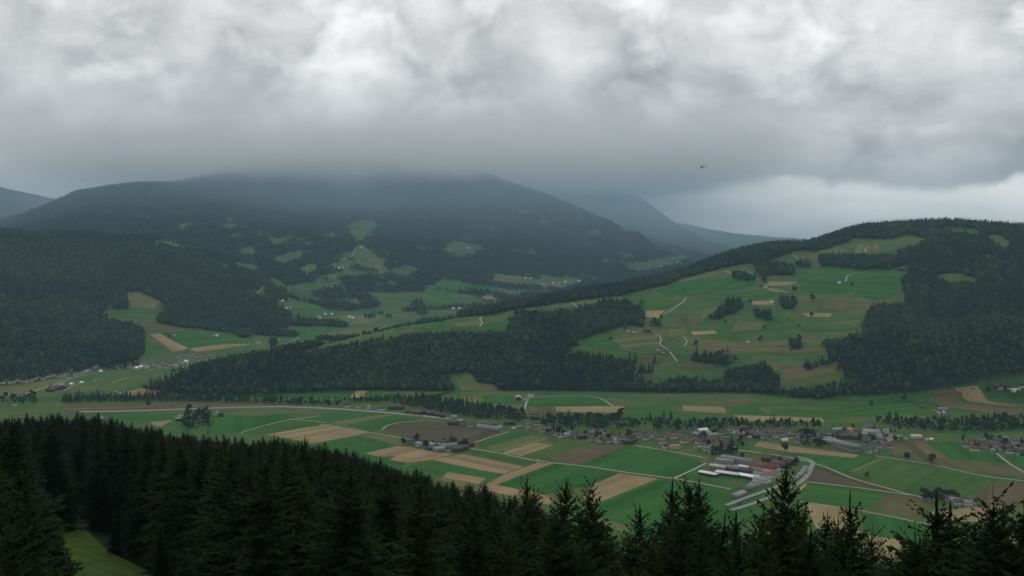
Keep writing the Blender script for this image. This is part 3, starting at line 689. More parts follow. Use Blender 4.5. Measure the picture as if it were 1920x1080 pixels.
def spruce_crown(seed, H=26.0, R=3.9, gap=0.42, nb=7, tw=0.19, twl=0.85, wid=0.19, base=0.10):
    """drooping branch whorls, each branch carrying folded needle sprays"""
    r = np.random.default_rng(seed)
    B0, B1, TIPL, WID, UPV = [], [], [], [], []
    h = base * H
    lob = r.uniform(0, 6.28, 6)
    while h < H * 0.972:
        t_ = h / H
        prof = (1 - t_) ** 0.72 * (1 - 0.45 * max(0, 0.22 - t_) / 0.22)
        n = nb if t_ < 0.85 else max(4, nb - 2)
        off = r.uniform(0, 6.28)
        for i in range(n + 3):
            a = off + 6.283 * i / n + r.normal(0, 0.16)
            Lb = R * prof * r.uniform(0.55, 1.12) * (1 + 0.16 * math.sin(2 * a + lob[0] + h * 0.5) + 0.13 * math.sin(a + lob[1] - h * 0.8) + 0.10 * math.sin(h * 2.1 + lob[2])) + 0.12
            if i >= n: Lb = Lb * 0.42
            elif r.random() < 0.06: continue
            hh = h + r.normal(0, gap * 0.35)
            el = np.interp(t_, [0, 0.4, 0.8, 1.0], [-0.40, -0.16, 0.28, 0.9]) + r.normal(0, 0.09)
            ca, sa = math.cos(a), math.sin(a)
            m = max(3, int(Lb / tw))
            s = (np.arange(m) + r.random(m) * 0.8) / m
            s = 0.10 + 0.90 * s
            zz = hh + Lb * (math.tan(el) * s - 0.30 * s ** 2 + 0.20 * s ** 4)
            P = np.stack([ca * Lb * s, sa * Lb * s, zz], -1)
            side = np.where(r.random(m) < 0.5, -1, 1) * r.uniform(0.35, 1.25, m)
            side[-1] = 0
            dirx = ca * np.cos(side) - sa * np.sin(side); diry = sa * np.cos(side) + ca * np.sin(side)
            ln = twl * np.clip(Lb / 1.6, 0.35, 1) * (0.45 + 0.8 * (1 - s)) * np.clip(Lb / 2.2, 0.45, 1.25) * r.uniform(0.7, 1.2, m)
            dz = np.interp(t_, [0, 0.7, 1], [-0.55, -0.22, 0.45]) + r.normal(0, 0.22, m)
            d = np.stack([dirx, diry, dz], -1); d /= np.linalg.norm(d, axis=1)[:, None]
            B0.append(P); B1.append(P + d * ln[:, None]); WID.append(np.full(m, wid) * r.uniform(0.75, 1.3, m) * np.clip(Lb / 1.5, 0.5, 1))
            # the bough itself, as one narrow spray
            bz = lambda s_: hh + Lb * (math.tan(el) * s_ - 0.30 * s_ ** 2 + 0.20 * s_ ** 4)
            bp = [[ca * Lb * s_, sa * Lb * s_, bz(s_)] for s_ in (0.0, 0.4, 0.75, 1.02)]
            B0.append(np.array(bp[:3])); B1.append(np.array(bp[1:])); WID.append(wid * np.array([0.75, 0.75, 0.6]) * min(1, Lb / 1.5))
        h += gap * (0.75 + 0.5 * r.random()) * (1 if t_ < 0.8 else 0.7)
    # leader
    B0.append(np.array([[0, 0, H * 0.94], [0.02, 0, H * 0.94], [0, 0, H * 0.975]])); B1.append(np.array([[0, 0, H * 1.0], [0.02, 0.05, H * 0.99], [0, 0, H * 1.025]])); WID.append(np.array([0.16, 0.14, 0.09]))
    A = np.concatenate(B0); Bv = np.concatenate(B1); w = np.concatenate(WID)[:, None]
    d = Bv - A
    up = np.tile([0.0, 0, 1], (len(A), 1)); vert = np.abs(d[:, 2]) > 0.95 * np.linalg.norm(d, axis=1); up[vert] = [1, 0, 0]
    lat = np.cross(d, up); lat /= np.maximum(np.linalg.norm(lat, axis=1), 1e-6)[:, None]
    rot = r.normal(0, 0.35, (len(A), 1))
    lat = lat * np.cos(rot) + np.array([[0, 0, 1.0]]) * np.sin(rot)
    mid = A + d * 0.42
    drop = np.array([[0, 0, 1.0]]) * w * 0.55
    V = np.stack([A, mid + lat * w - drop, Bv, mid - lat * w - drop, mid + np.array([[0, 0, 0.02]])], 1).reshape(-1, 3)
    k = np.arange(len(A)) * 5
    Ft = np.concatenate([np.stack([k, k + 1, k + 2], -1), np.stack([k, k + 2, k + 3], -1)])
    V = np.stack([A, mid + lat * w - drop, Bv, mid - lat * w - drop], 1).reshape(-1, 3)
    k = np.arange(len(A)) * 4
    Ft = np.concatenate([np.stack([k, k + 1, k + 2], -1), np.stack([k, k + 2, k + 3], -1)])
    return V, Ft

def spruce_low(seed, H=22.0, R=3.0, tiers=8, n=7):
    r = np.random.default_rng(seed)
    V, Fq = [], []
    for k in range(tiers):
        s = k / tiers
        z0 = H * (0.10 + 0.90 * s); top = min(H * (0.10 + 0.90 * (k + 1.5) / tiers), H * 1.0)
        Rr = R * (1 - s) ** 0.85 * r.uniform(0.85, 1.1)
        b = len(V); V.append((r.normal(0, .1), r.normal(0, .1), top))
        for i in range(2 * n):
            a = math.pi * i / n + k * 0.7
            rad = Rr * (r.uniform(0.8, 1.15) if i % 2 == 0 else r.uniform(0.42, 0.68))
            V.append((rad * math.cos(a), rad * math.sin(a), z0 + (r.normal(-0.25, 0.3) if i % 2 == 0 else 0.55)))
        for i in range(2 * n): Fq.append((b, b + 1 + i, b + 1 + (i + 1) % (2 * n)))
    return np.array(V), np.array(Fq)

import bmesh
def ico(sub):
    bm = bmesh.new(); bmesh.ops.create_icosphere(bm, subdivisions=sub, radius=1)
    V = np.array([v.co[:] for v in bm.verts]); Fc = np.array([[v.index for v in f.verts] for f in bm.faces]); bm.free()
    return V, Fc
ICO1, ICO2 = ico(1), ico(2)
def broad_crown(seed, H=15.0, R=5.2, leaves=1100, lobes=11, lsize=0.55, core=True):
    """leaf clumps spread over several lobes, with gaps, round a small dark core"""
    r = np.random.default_rng(seed)
    cen, rad = [], []
    for k in range(lobes):
        a = r.uniform(0, 6.28); q = math.sqrt(r.random()) * 0.68
        zc = r.uniform(0.36, 0.82)
        wz = math.sin(math.pi * np.clip((zc - 0.12) / 0.86, 0, 1)) ** 0.6
        cen.append((R * q * wz * math.cos(a), R * q * wz * math.sin(a), H * zc)); rad.append(R * r.uniform(0.34, 0.52) * (0.75 + 0.35 * wz))
    cen = np.array(cen); rad = np.array(rad)
    pick = r.choice(lobes, leaves, p=rad ** 2 / (rad ** 2).sum())
    d = r.normal(0, 1, (leaves, 3)); d /= np.linalg.norm(d, axis=1)[:, None]
    d[:, 2] = np.where(d[:, 2] < -0.4, -d[:, 2], d[:, 2])
    P = cen[pick] + d * (rad[pick] * r.uniform(0.72, 1.12, leaves))[:, None] * np.array([1, 1, 0.85])
    nrm = d + r.normal(0, 0.55, (leaves, 3)); nrm /= np.linalg.norm(nrm, axis=1)[:, None]
    t1 = np.cross(nrm, r.normal(0, 1, (leaves, 3))); t1 /= np.linalg.norm(t1, axis=1)[:, None]
    t2 = np.cross(nrm, t1)
    s1 = (lsize * r.uniform(0.6, 1.5, leaves))[:, None]; s2 = (lsize * r.uniform(0.5, 1.1, leaves))[:, None]
    V = np.stack([P - t1 * s1, P - t2 * s2 - nrm * 0.1, P + t1 * s1, P + t2 * s2 + nrm * 0.1], 1).reshape(-1, 3)
    k = np.arange(leaves) * 4
    Fc = [np.stack([k, k + 1, k + 2], -1), np.stack([k, k + 2, k + 3], -1)]
    Vs = [V]; nb_ = len(V)
    if core:
        for c_, r_ in zip(cen, rad):
            iv, jf = ICO1
            Vs.append(iv * r_ * 0.72 * (1 + r.normal(0, 0.12, (len(iv), 1))) + c_); Fc.append(jf + nb_); nb_ += len(iv)
    return np.concatenate(Vs), np.concatenate(Fc)
def broad_low(seed, H=17.0, R=4.6, lobes=7):
    r = np.random.default_rng(seed); Vs, Fs = [], []; b = 0
    for k in range(lobes):
        a = 6.28 * k / lobes + r.normal(0, .4); q = R * r.uniform(0.2, 0.55) if k else 0
        zc = H * (r.uniform(0.42, 0.72) if k else 0.74)
        iv, jf = ICO1
        rad = R * r.uniform(0.42, 0.62)
        Vs.append(iv * rad * (1 + r.normal(0, 0.22, (len(iv), 1))) * np.array([1, 1, 1.15]) + np.array([q * math.cos(a), q * math.sin(a), zc])); Fs.append(jf + b); b += len(iv)
    return np.concatenate(Vs), np.concatenate(Fs)
def broad_trunk(H, seed):
    r = np.random.default_rng(seed)
    V, Fq = taper(0.32, 0.14, H * 0.55, 7, 4, 0.3)
    Vs, Fs = [V], [Fq]; b = len(V)
    for k in range(5):
        v, f = taper(0.13, 0.05, H * r.uniform(0.25, 0.36), 5, 2)
        a = 6.28 * k / 5 + r.normal(0, .3); el = r.uniform(0.5, 0.9)
        ax = v[:, 2].copy()
        v2 = np.stack([v[:, 0] + ax * math.sin(el) * math.cos(a), v[:, 1] + ax * math.sin(el) * math.sin(a), ax * math.cos(el) + H * (0.28 + 0.05 * k)], -1)
        Vs.append(v2); Fs.append(f + b); b += len(v2)
    return np.concatenate(Vs), np.concatenate(Fs)

PROTO = bpy.data.collections.new('tree_kinds')     # never linked to the scene
def proto_set(name, meshes):
    c = bpy.data.collections.new(name)
    for k, me in enumerate(meshes):
        o = bpy.data.objects.new('%s_%02d' % (name, k), me); c.objects.link(o)
    return c
SPR_HI = [new_mesh('spruce_crown', *spruce_crown(s, 26, R_, gap=g_, nb=n_), NEEDLE) for s, R_, g_, n_ in ((1, 6.6, .40, 9), (2, 5.8, .38, 9), (3, 7.2, .42, 9), (4, 6.2, .40, 9))]
SPR_MID = [new_mesh('spruce_crown_mid', *spruce_crown(s, 26, R_, gap=0.70, nb=8, tw=0.48, twl=1.25, wid=0.40), NEEDLE) for s, R_ in ((11, 6.6), (12, 5.6), (13, 7.2), (14, 6.1))]
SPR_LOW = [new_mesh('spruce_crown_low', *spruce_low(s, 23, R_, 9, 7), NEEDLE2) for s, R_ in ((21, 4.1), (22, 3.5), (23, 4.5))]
BRD_LOW = [new_mesh('broad_crown_low', *broad_low(s, H_, R_), LEAF) for s, H_, R_ in ((31, 18, 5.9), (32, 16, 6.4), (33, 20, 5.8), (34, 15, 5.2))]
def clump(seed, n, spread, mix):
    r = np.random.default_rng(seed); Vs, F3 = [], []; b = 0
    for k in range(n):
        if r.random() < mix: V, f = spruce_low(seed * 50 + k, 22, 3.2, 5, 5)
        else: V, f = broad_low(seed * 50 + k, 17, 4.8, 3)
        s = r.uniform(0.75, 1.15); a = 6.28 * k / n + r.normal(0, .5); q = spread * math.sqrt(r.random())
        Vs.append(V * s + np.array([q * math.cos(a), q * math.sin(a), r.normal(0, 1)])); F3.append(f + b); b += len(V)
    return np.concatenate(Vs), np.concatenate(F3)
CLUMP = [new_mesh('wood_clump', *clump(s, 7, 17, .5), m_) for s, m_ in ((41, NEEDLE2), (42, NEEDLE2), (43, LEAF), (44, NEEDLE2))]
TRUNK = new_mesh('trunk', *taper(0.30, 0.05, 24.0, 7, 5), BARK, True)
BRD_MID = [new_mesh('broad_crown_mid', *broad_crown(s, H_, R_, 800, 10, 0.6), LEAF) for s, H_, R_ in ((61, 17, 4.6), (62, 15, 5.0))]
C_NEARSET = proto_set('near_kinds', SPR_MID + BRD_MID + SPR_HI)
C_MIDSET = proto_set('mid_kinds', SPR_LOW + BRD_LOW)
C_FARSET = proto_set('far_kinds', CLUMP)

def scatter_group(coll):
    ng = bpy.data.node_groups.new('scatter_' + coll.name, 'GeometryNodeTree')
    ng.interface.new_socket('Geometry', in_out='INPUT', socket_type='NodeSocketGeometry')
    ng.interface.new_socket('Geometry', in_out='OUTPUT', socket_type='NodeSocketGeometry')
    n, l = ng.nodes, ng.links
    gi = n.new('NodeGroupInput'); go = n.new('NodeGroupOutput')
    ci = n.new('GeometryNodeCollectionInfo'); ci.inputs['Collection'].default_value = coll
    ci.inputs['Separate Children'].default_value = True; ci.inputs['Reset Children'].default_value = True
    ip = n.new('GeometryNodeInstanceOnPoints'); ip.inputs['Pick Instance'].default_value = True
    def attr(nm, ty):
        a = n.new('GeometryNodeInputNamedAttribute'); a.data_type = ty; a.inputs['Name'].default_value = nm; return a.outputs['Attribute']
    cr = n.new('ShaderNodeCombineXYZ'); l.new(attr('rot', 'FLOAT'), cr.inputs[2])
    l.new(gi.outputs[0], ip.inputs['Points']); l.new(ci.outputs[0], ip.inputs['Instance'])
    l.new(attr('idx', 'INT'), ip.inputs['Instance Index']); l.new(cr.outputs[0], ip.inputs['Rotation'])
    sc = attr('scl', 'FLOAT'); l.new(sc, ip.inputs['Scale'])
    l.new(ip.outputs[0], go.inputs[0])
    return ng
SG = {}
def scatter(name, coll, P, scl, rot, idx, label, cat):
    me = bpy.data.meshes.new(name)
    me.vertices.add(len(P)); me.vertices.foreach_set('co', np.asarray(P, np.float32).ravel())
    for nm, ty, d in (('scl', 'FLOAT', scl), ('rot', 'FLOAT', rot), ('idx', 'INT', idx)):
        a = me.attributes.new(nm, ty, 'POINT'); a.data.foreach_set('value', np.asarray(d, np.int32 if ty == 'INT' else np.float32))
    o = obj(name, me)
    if coll.name not in SG: SG[coll.name] = scatter_group(coll)
    md = o.modifiers.new('trees', 'NODES'); md.node_group = SG[coll.name]
    tag(o, label, cat, kind='stuff')
    return o

# ------------------------------------------------------------------ the near wood below the viewer
def place_spruce(x, y, z, H, rz, variants, label, group):
    o = empty('spruce_tree', (x, y, z - 0.3), rz, H / 26.0)
    w_ = random.uniform(0.85, 1.25); o.scale = (H / 26.0 * w_ * random.uniform(0.92, 1.08), H / 26.0 * w_, H / 26.0); o.rotation_euler = (random.gauss(0, 0.025), random.gauss(0, 0.025), rz)
    c_ = obj('crown', variants, o); t_ = obj('trunk', TRUNK, o)
    look = 'slender ' if w_ < 0.97 else 'broad ' if w_ > 1.12 else ''
    tag(o, label.replace('dark spruce', look + 'dark spruce').replace('young spruce', look + 'young spruce'), 'tree', group)
    return o
HAND = [  # crown tip in the view and distance
 (1463,878,64),(1425,948,76),(1500,940,74),(1395,960,90),(1283,893,80),(1240,903,86),(1318,905,84),(1205,955,88),(1265,960,72),(1345,965,70),(1185,990,100),
 (1085,893,72),(1058,903,80),(1110,940,78),(1030,945,84),(975,898,92),(1003,912,96),(945,932,98),(925,950,88),(1135,985,96),(890,925,108),(862,928,112),(1050,965,66),(985,960,72),(900,975,80),
 (1592,928,70),(1570,965,78),(1618,985,76),(1540,965,82),(1682,1016,84),(1650,1045,80),(1655,1060,70),(1720,1004,78),(1765,942,62),(1805,938,58),(1745,985,70),(1785,990,56),(1845,955,60),(1880,962,56),(1905,925,52),(1830,985,66),(1700,1040,74),(1735,1030,62),(1915,960,60),(1945,930,54),
 (1450,985,60),(1480,990,70),(1520,1000,62),(1560,1010,66),(1600,1030,64),(1230,1010,70),(1300,1000,64),(1360,1010,62),(1410,1010,64),(1150,1030,80),(1100,1000,66),(1170,1060,70),(1630,1075,60),(1690,1075,60),(1580,1060,58),(1335,1050,56),(1130,1060,62),
 (15,872,58),(52,880,62),(80,905,66),(-10,890,52),(35,930,54),(92,958,70),(70,960,60),(-5,960,48),(100,1000,66),
 (215,965,185),(300,985,130),(345,1010,112),(385,1045,98),(420,1000,118),(400,1060,94),(470,1010,110),(450,1070,92),(520,1030,104),(580,1010,110),(620,1060,90),(680,1020,100),(740,990,104),(790,1000,98),(840,985,94),(550,1075,88),(700,1075,86),(760,1050,84),(820,1050,80),(640,1000,120)]
near = []
for px_, py_, D_ in HAND:
    r_ = ray(px_, py_); x_, y_ = float(r_[0] * D_), float(r_[1] * D_); g_ = float(height(x_, y_)[0]); tip = CAMH + float(r_[2]) * D_
    near.append((x_, y_, g_, min(max(tip - g_, 9.0), 40.0), True))
hx = np.array([n_[0] for n_ in near]); hy = np.array([n_[1] for n_ in near])
# the rest of the slope
sp = 6.3
U, Vv = np.meshgrid(np.arange(-560, 560, sp), np.arange(40, 1150, sp))
U = U.ravel() + rng.uniform(-2.4, 2.4, U.size); Vv = Vv.ravel() + rng.uniform(-2.4, 2.4, Vv.size)
Dn = np.hypot(U, Vv); pxn = 960 + F * U / Vv
gzn = height(U, Vv); ppx, ppy = project(U, Vv, gzn)
Hn = (rng.normal(23.5, 2.4, U.size) + 2.5 * vnoise(U, Vv, 35, 44)).clip(12, 32)
line = np.interp(pxn, GX, GROW)                                   # the wood's top keeps an even canopy
zmax = CAMH - (line - 430 + rng.normal(10, 15, U.size)) / F * Dn
Hn = np.clip(np.minimum(Hn, zmax - gzn), 10, None)
tx, ty = project(U, Vv, gzn + Hn)
k_ = (np.abs(np.degrees(np.arctan2(U, Vv))) < 38) & (Dn > 62) & (Dn < np.interp(pxn, GX, GEND) + 130) & (ty < 1085) & (gzn > 3)
k_ &= ~inpoly(ppx, ppy, CLEAR)
hw = F * 5.0 / Dn
k_ &= ~((ppx + hw > 108) & (ppx - hw < 165 + np.clip((ppy - 1000) * 0.9, 0, 150)) & (ppy > 1000))      # nothing stands between the eye and the clearing
k_ &= ~((ppx + hw * .6 > 138) & (ppx - hw * .6 < 162) & (ppy > 940) & (ppy <= 1000))
k_ &= ~((np.abs(ty - 0) < 5000) & (pxn > 1040) & (ty < 1000))
for a_, b_ in zip(hx, hy): k_ &= np.hypot(U - a_, Vv - b_) > 3.0
for i in np.nonzero(k_)[0]: near.append((U[i], Vv[i], gzn[i], Hn[i], False))
NR = np.array([n_[:4] for n_ in near]); hand = np.array([n_[4] for n_ in near])
Dr = np.hypot(NR[:, 0], NR[:, 1])
tpx, tpy = project(NR[:, 0], NR[:, 1], NR[:, 2] + NR[:, 3]); bpx, bpy_ = project(NR[:, 0], NR[:, 1], NR[:, 2])
seen = np.clip(np.minimum(bpy_, 1080) - np.maximum(tpy, 0), 0, None) / Dr * ((tpx > -60) & (tpx < 1980))
# a tree deep under its neighbours' tips shows little
order = np.argsort(-(seen + hand * 1e3))
ind = set(order[:300].tolist())
rest = [i for i in range(len(NR)) if i not in ind and (tpx[i] > -650) and (tpx[i] < 2600)]
for n_, i in enumerate(sorted(ind)):
    x_, y_, g_, H_ = NR[i]
    D_ = Dr[i]; px_ = tpx[i]
    if px_ < 110: lb = ('tall', 'short')[0 if H_ > 22 else 1] + ' dark spruce at the left edge of the small grassy clearing'; gp = 'spruces left of the clearing'
    elif px_ < 1040 and D_ < 190: lb = ('tall dark spruce', 'middling dark spruce', 'short young spruce')[0 if H_ > 24.5 else 1 if H_ > 20 else 2] + ' in the near wood right of the grassy clearing'; gp = 'spruces of the near wood'
    elif px_ < 1040: lb = 'dark spruce farther down the wooded slope below the viewer'; gp = 'spruces down the slope'
    elif px_ < 1170: lb = 'dark spruce with spire tip rising before the tan and green fields'; gp = 'spruces before the strip fields'
    elif px_ < 1400: lb = 'dark spruce with spire tip before the field left of the white sheds'; gp = 'spruces before the sheds field'
    elif px_ < 1640: lb = 'dark spruce with spire tip standing before the curved paved yard'; gp = 'spruces before the paved yard'
    else: lb = 'dark spruce with ragged tip before the lane and hamlet at the wood edge'; gp = 'spruces before the lower hamlet'
    place_spruce(x_, y_, g_, H_, random.uniform(0, 6.28), SPR_HI[i % 4] if D_ < 240 else SPR_MID[i % 4], lb, gp)
R_ = NR[rest]
scatter('spruce_wood', C_NEARSET, R_[:, :3], R_[:, 3] / 26.0, rng.uniform(0, 6.28, len(R_)), np.where((np.hypot(R_[:, 0], R_[:, 1]) > 380) & (vnoise(R_[:, 0], R_[:, 1], 90, 41) + 0.4 * vnoise(R_[:, 0], R_[:, 1], 25, 42) > 0.12) & (960 + F * R_[:, 0] / R_[:, 1] < 520), rng.integers(4, 6, len(R_)), np.where(np.hypot(R_[:, 0], R_[:, 1]) < 420, rng.integers(6, 10, len(R_)), rng.integers(0, 4, len(R_)))), 'dense dark spruce wood covering the slope below the viewer', 'forest')

# ------------------------------------------------------------------ woods on the hills
def jitter_polar(d0, d1, a0, a1, sp):
    pts = []
    n = int((d1 - d0) / sp)
    for i in range(n):
        D = d0 + (i + 0.5) * sp
        m = int(D * math.radians(a1 - a0) / sp)
        a = np.radians(a0) + (np.arange(m) + rng.random(m)) / m * math.radians(a1 - a0)
        pts.append(np.stack([a, D + rng.uniform(-0.5, 0.5, m) * sp], -1))
    P = np.concatenate(pts); return P[:, 1] * np.sin(P[:, 0]), P[:, 1] * np.cos(P[:, 0])
def wood(name, d0, d1, a0, a1, sp, coll, label, kindf, smin, smax, extra=None, crest=None):
    x, y = jitter_polar(d0, d1, a0, a1, sp)
    z = height(x, y); m = forest_mask(x, y, z)
    if extra is not None: m &= extra(x, y, z)
    x, y, z = x[m], y[m], z[m]
    sc_ = rng.uniform(smin, smax, len(x))
    if crest is not None:
        cx_, cy_, cs_ = crest; x = np.concatenate([x, cx_]); y = np.concatenate([y, cy_]); z = height(x, y); sc_ = np.concatenate([sc_, cs_])
    scatter(name, coll, np.stack([x, y, z - 0.5], -1), sc_, rng.uniform(0, 6.28, len(x)), kindf(x, y, z), label, 'forest')
    return len(x)
def mixed(p_spruce):
    def f(x, y, z):
        q = p_spruce + 0.5 * vnoise(x, y, 160, 21) + 0.25 * vnoise(x, y, 50, 22)
        s = rng.random(len(x)) < q
        return np.where(s, rng.integers(0, 3, len(x)), rng.integers(3, 7, len(x)))
    return f
pxf = lambda x, y: 960 + F * x / y
cp_ = rng.uniform(505, 1010, 420); cD = np.interp(cp_, [505, 520, 640, 760, 900, 1010], [2325, 2330, 2400, 2500, 2600, 2690]) + rng.uniform(8, 60, 420)
cr_ = ray(cp_, np.full(420, 430.0))
CREST = (cr_[:, 0] * cD, cr_[:, 1] * cD, rng.uniform(0.35, 0.72, 420) * np.interp(cp_, [505, 700, 1010], [0.7, 0.9, 1.2]))
n1 = wood('hill_wood', 1880, 3650, -21.5, 36, 7.6, C_MIDSET, 'dark mixed wood on the hill across the valley', mixed(0.40), 0.75, 1.2, lambda x, y, z: pxf(x, y) > 232, CREST)
n2 = wood('left_hill_wood', 2400, 4500, -38, -10, 9.0, C_MIDSET, 'dark mixed wood on the rounded hill above the left village', mixed(0.28), 0.8, 1.25, lambda x, y, z: (pxf(x, y) < 560) & ~((pxf(x, y) > 232) & (np.hypot(x, y) < 2480)))
n3 = wood('mountain_wood', 3300, 9200, -38, 18, 27, C_FARSET, 'blue green wood covering the cloud capped mountain', lambda x, y, z: rng.integers(0, 4, len(x)), 0.8, 1.25, lambda x, y, z: ~((pxf(x, y) < 560) & (np.hypot(x, y) < 4500)) & (np.hypot(x, y) > np.where(pxf(x, y) > 1000, 4600, 3300)))
print('hi tris', [len(m.polygons) for m in SPR_HI], [len(m.polygons) for m in SPR_MID]); print('near', len(NR), 'woods', n1, n2, n3)

# ================================================================== single trees in the valley and on the meadows
BRD = []
for s_, H_, R_ in ((51, 14, 5.2), (52, 12, 4.4), (53, 16, 5.0), (54, 11, 5.0), (55, 15, 4.2)):
    BRD.append((new_mesh('crown', *broad_crown(s_, H_, R_), LEAF), new_mesh('trunk', *broad_trunk(H_, s_), BARK, True)))
def place_broad(x, y, z, s, label, group, kind=None):
    c_, t_ = BRD[random.randrange(5) if kind is None else kind]
    o = empty('broadleaf_tree', (x, y, z - 0.1), random.uniform(0, 6.28), s)
    obj('crown', c_, o); obj('trunk', t_, o)
    tag(o, label, 'tree', group)
def in_world_poly(poly, n, margin=0):
    P = np.array(poly, float); x, y, z = ground_at(P[:, 0], P[:, 1])
    Q = np.stack([x, y], -1); out = []
    while len(out) < n:
        X = rng.uniform(x.min(), x.max(), 400); Y = rng.uniform(y.min(), y.max(), 400)
        m = inpoly(X, Y, Q)
        for a, b in zip(X[m], Y[m]):
            if len(out) < n and all((a - c) ** 2 + (b - d) ** 2 > 20 for c, d in out[-60:]): out.append((a, b))
            elif len(out) < n and rng.random() < 0.1: out.append((a, b))
    return np.array(out)
LONE = [(278,766,1.2),(1165,783,1.3),(1472,850,1.2),(1493,872,0.8),(1700,864,0.9),(1747,872,1.2),(1625,895,0.7),(1855,737,1.1),(1695,750,1.0),(1633,763,0.9),(757,836,0.9),(781,828,1.0),
        (1598,538,1.1),(1490,549,1.3),(1522,596,1.1),(1360,607,0.8),(1433,617,0.8),(1497,614,0.7),(1425,643,1.3),(1493,648,1.4),(1486,650,1.1),(1407,571,1.0),(1280,545,0.8),(1127,622,0.9),(1145,640,0.8),
        (209,678,1.2),(233,676,1.1),(320,633,0.9),(683,627,1.0),(705,624,1.2),(775,609,0.6),(1735,942,1.2),(1748,943,1.0),(1240,600,1.0),(1227,606,1.1),(345,797,1.1),(1393,862,0.9),(1408,700,1.2)]
P_ = np.array(LONE); lx, ly, lz = ground_at(P_[:, 0], P_[:, 1])
LNAME = {0: 'lone round tree beside the motorway and the brown field', 1: 'lone round dark tree at the end of the tan strip field', 2: 'round tree beside the tan field above the works yard', 7: 'lone dark round tree in the tan field below the upper farm'}
for i, (x_, y_, z_) in enumerate(zip(lx, ly, lz)):
    hill = z_ > 3
    if i in LNAME: lb, gp = LNAME[i], 'lone trees in the fields'
    elif hill: lb, gp = 'lone round tree on the open green hillside', 'lone trees on the hillside'
    else: lb, gp = 'lone round tree among the valley fields', 'lone trees in the fields'
    place_broad(x_, y_, z_, P_[i, 2] * 1.05, lb, gp)
BANDS = [  # outline, broadleaved trees, conifers, label
 ([(640,753),(745,759),(800,770),(900,786),(985,792),(985,772),(900,764),(800,748),(740,746)], 46, 130, 'bushy tree in the belt beside the motorway', 'trees beside the motorway'),
 ([(1040,780),(1180,785),(1200,802),(1100,806),(1010,797)], 40, 26, 'bushy tree behind the long village street', 'trees behind the village street'),
 ([(1200,796),(1330,791),(1540,793),(1545,806),(1400,806),(1230,809)], 48, 14, 'bushy tree in the hedge along the village back gardens', 'trees along the back gardens'),
 ([(1645,784),(1760,789),(1920,782),(1960,808),(1800,813),(1700,805),(1640,797)], 70, 40, 'bushy tree in the riverside belt past the cream block', 'riverside trees'),
 ([(345,769),(395,766),(395,803),(350,808)], 18, 8, 'bushy tree in the clump round the hidden farmhouse', 'clump by the motorway farm'),
 ([(1338,842),(1372,838),(1384,850),(1333,858)], 10, 3, 'bushy tree between the red roofs and the works', 'trees by the works'),
 ([(1722,922),(1790,932),(1810,947),(1730,935)], 9, 0, 'bushy tree beside the lane junction', 'trees by the lane junction'),
 ([(1490,812),(1540,815),(1545,840),(1500,837)], 14, 4, 'bushy tree in the gardens left of the long grey hall', 'garden trees by the long hall'),
 ([(0,745),(70,743),(70,757),(0,760)], 6, 8, 'bushy tree behind the near spruces by the pale farmhouse', 'trees by the pale farmhouse'),
 ([(180,686),(262,684),(262,694),(180,697)], 10, 4, 'bushy tree between the two left villages', 'trees between the villages'),
 ([(420,751),(530,753),(640,756),(640,762),(530,759),(420,756)], 18, 22, 'bushy tree in the thin row above the motorway', 'row above the motorway'),
 ([(118,748),(260,745),(415,748),(415,754),(260,753),(118,756)], 0, 105, None, None),
 ([(1200,788),(1260,787),(1260,792),(1200,793)], 0, 6, None, None),
 ([(765,824),(880,831),(885,842),(800,842)], 7, 1, 'small garden tree in the hamlet among the strip fields', 'hamlet garden trees'),
 ([(1300,812),(1420,815),(1400,840),(1310,836)], 8, 2, 'garden tree among the grey and red roofs', 'garden trees of the main village'),
 ([(1540,800),(1690,806),(1690,838),(1620,846),(1550,826)], 8, 2, 'garden tree between the halls and houses', 'garden trees by the halls'),
 ([(980,795),(1200,805),(1200,832),(1040,825)], 10, 3, 'garden tree along the village street', 'garden trees of the street'),
 ([(1800,822),(1920,822),(1920,858),(1810,850)], 6, 1, 'garden tree in the right hand hamlet', 'garden trees of the hamlet'),
]
con = []; scrub = []
for poly, nb_, nc_, lb, gp in BANDS:
    Q = in_world_poly(poly, nb_ + nc_)
    if nb_ + nc_ > 5:
        S_ = in_world_poly(poly, int((nb_ + nc_) * 2.2)); scrub += [(a, b, 0.0) for a, b in S_]
    hz0 = height(Q[:, 0], Q[:, 1])
    for k in range(len(Q)):
        if k < nb_: place_broad(Q[k, 0], Q[k, 1], hz0[k], random.uniform(0.6, 1.15), lb, gp)
        else: con.append((Q[k, 0], Q[k, 1], hz0[k]))
con = np.array(con); scrub = np.array(scrub); scrub[:, 2] = height(scrub[:, 0], scrub[:, 1])
scatter('hedge_scrub', C_MIDSET, scrub, rng.uniform(0.25, 0.62, len(scrub)), rng.uniform(0, 6.28, len(scrub)), rng.integers(3, 7, len(scrub)), 'dense green scrub filling the tree belts of the valley', 'scrub')
scatter('valley_conifers', C_MIDSET, con, rng.uniform(0.55, 0.95, len(con)), rng.uniform(0, 6.28, len(con)), rng.integers(0, 3, len(con)), 'dark conifer belts along the motorway and river', 'forest')
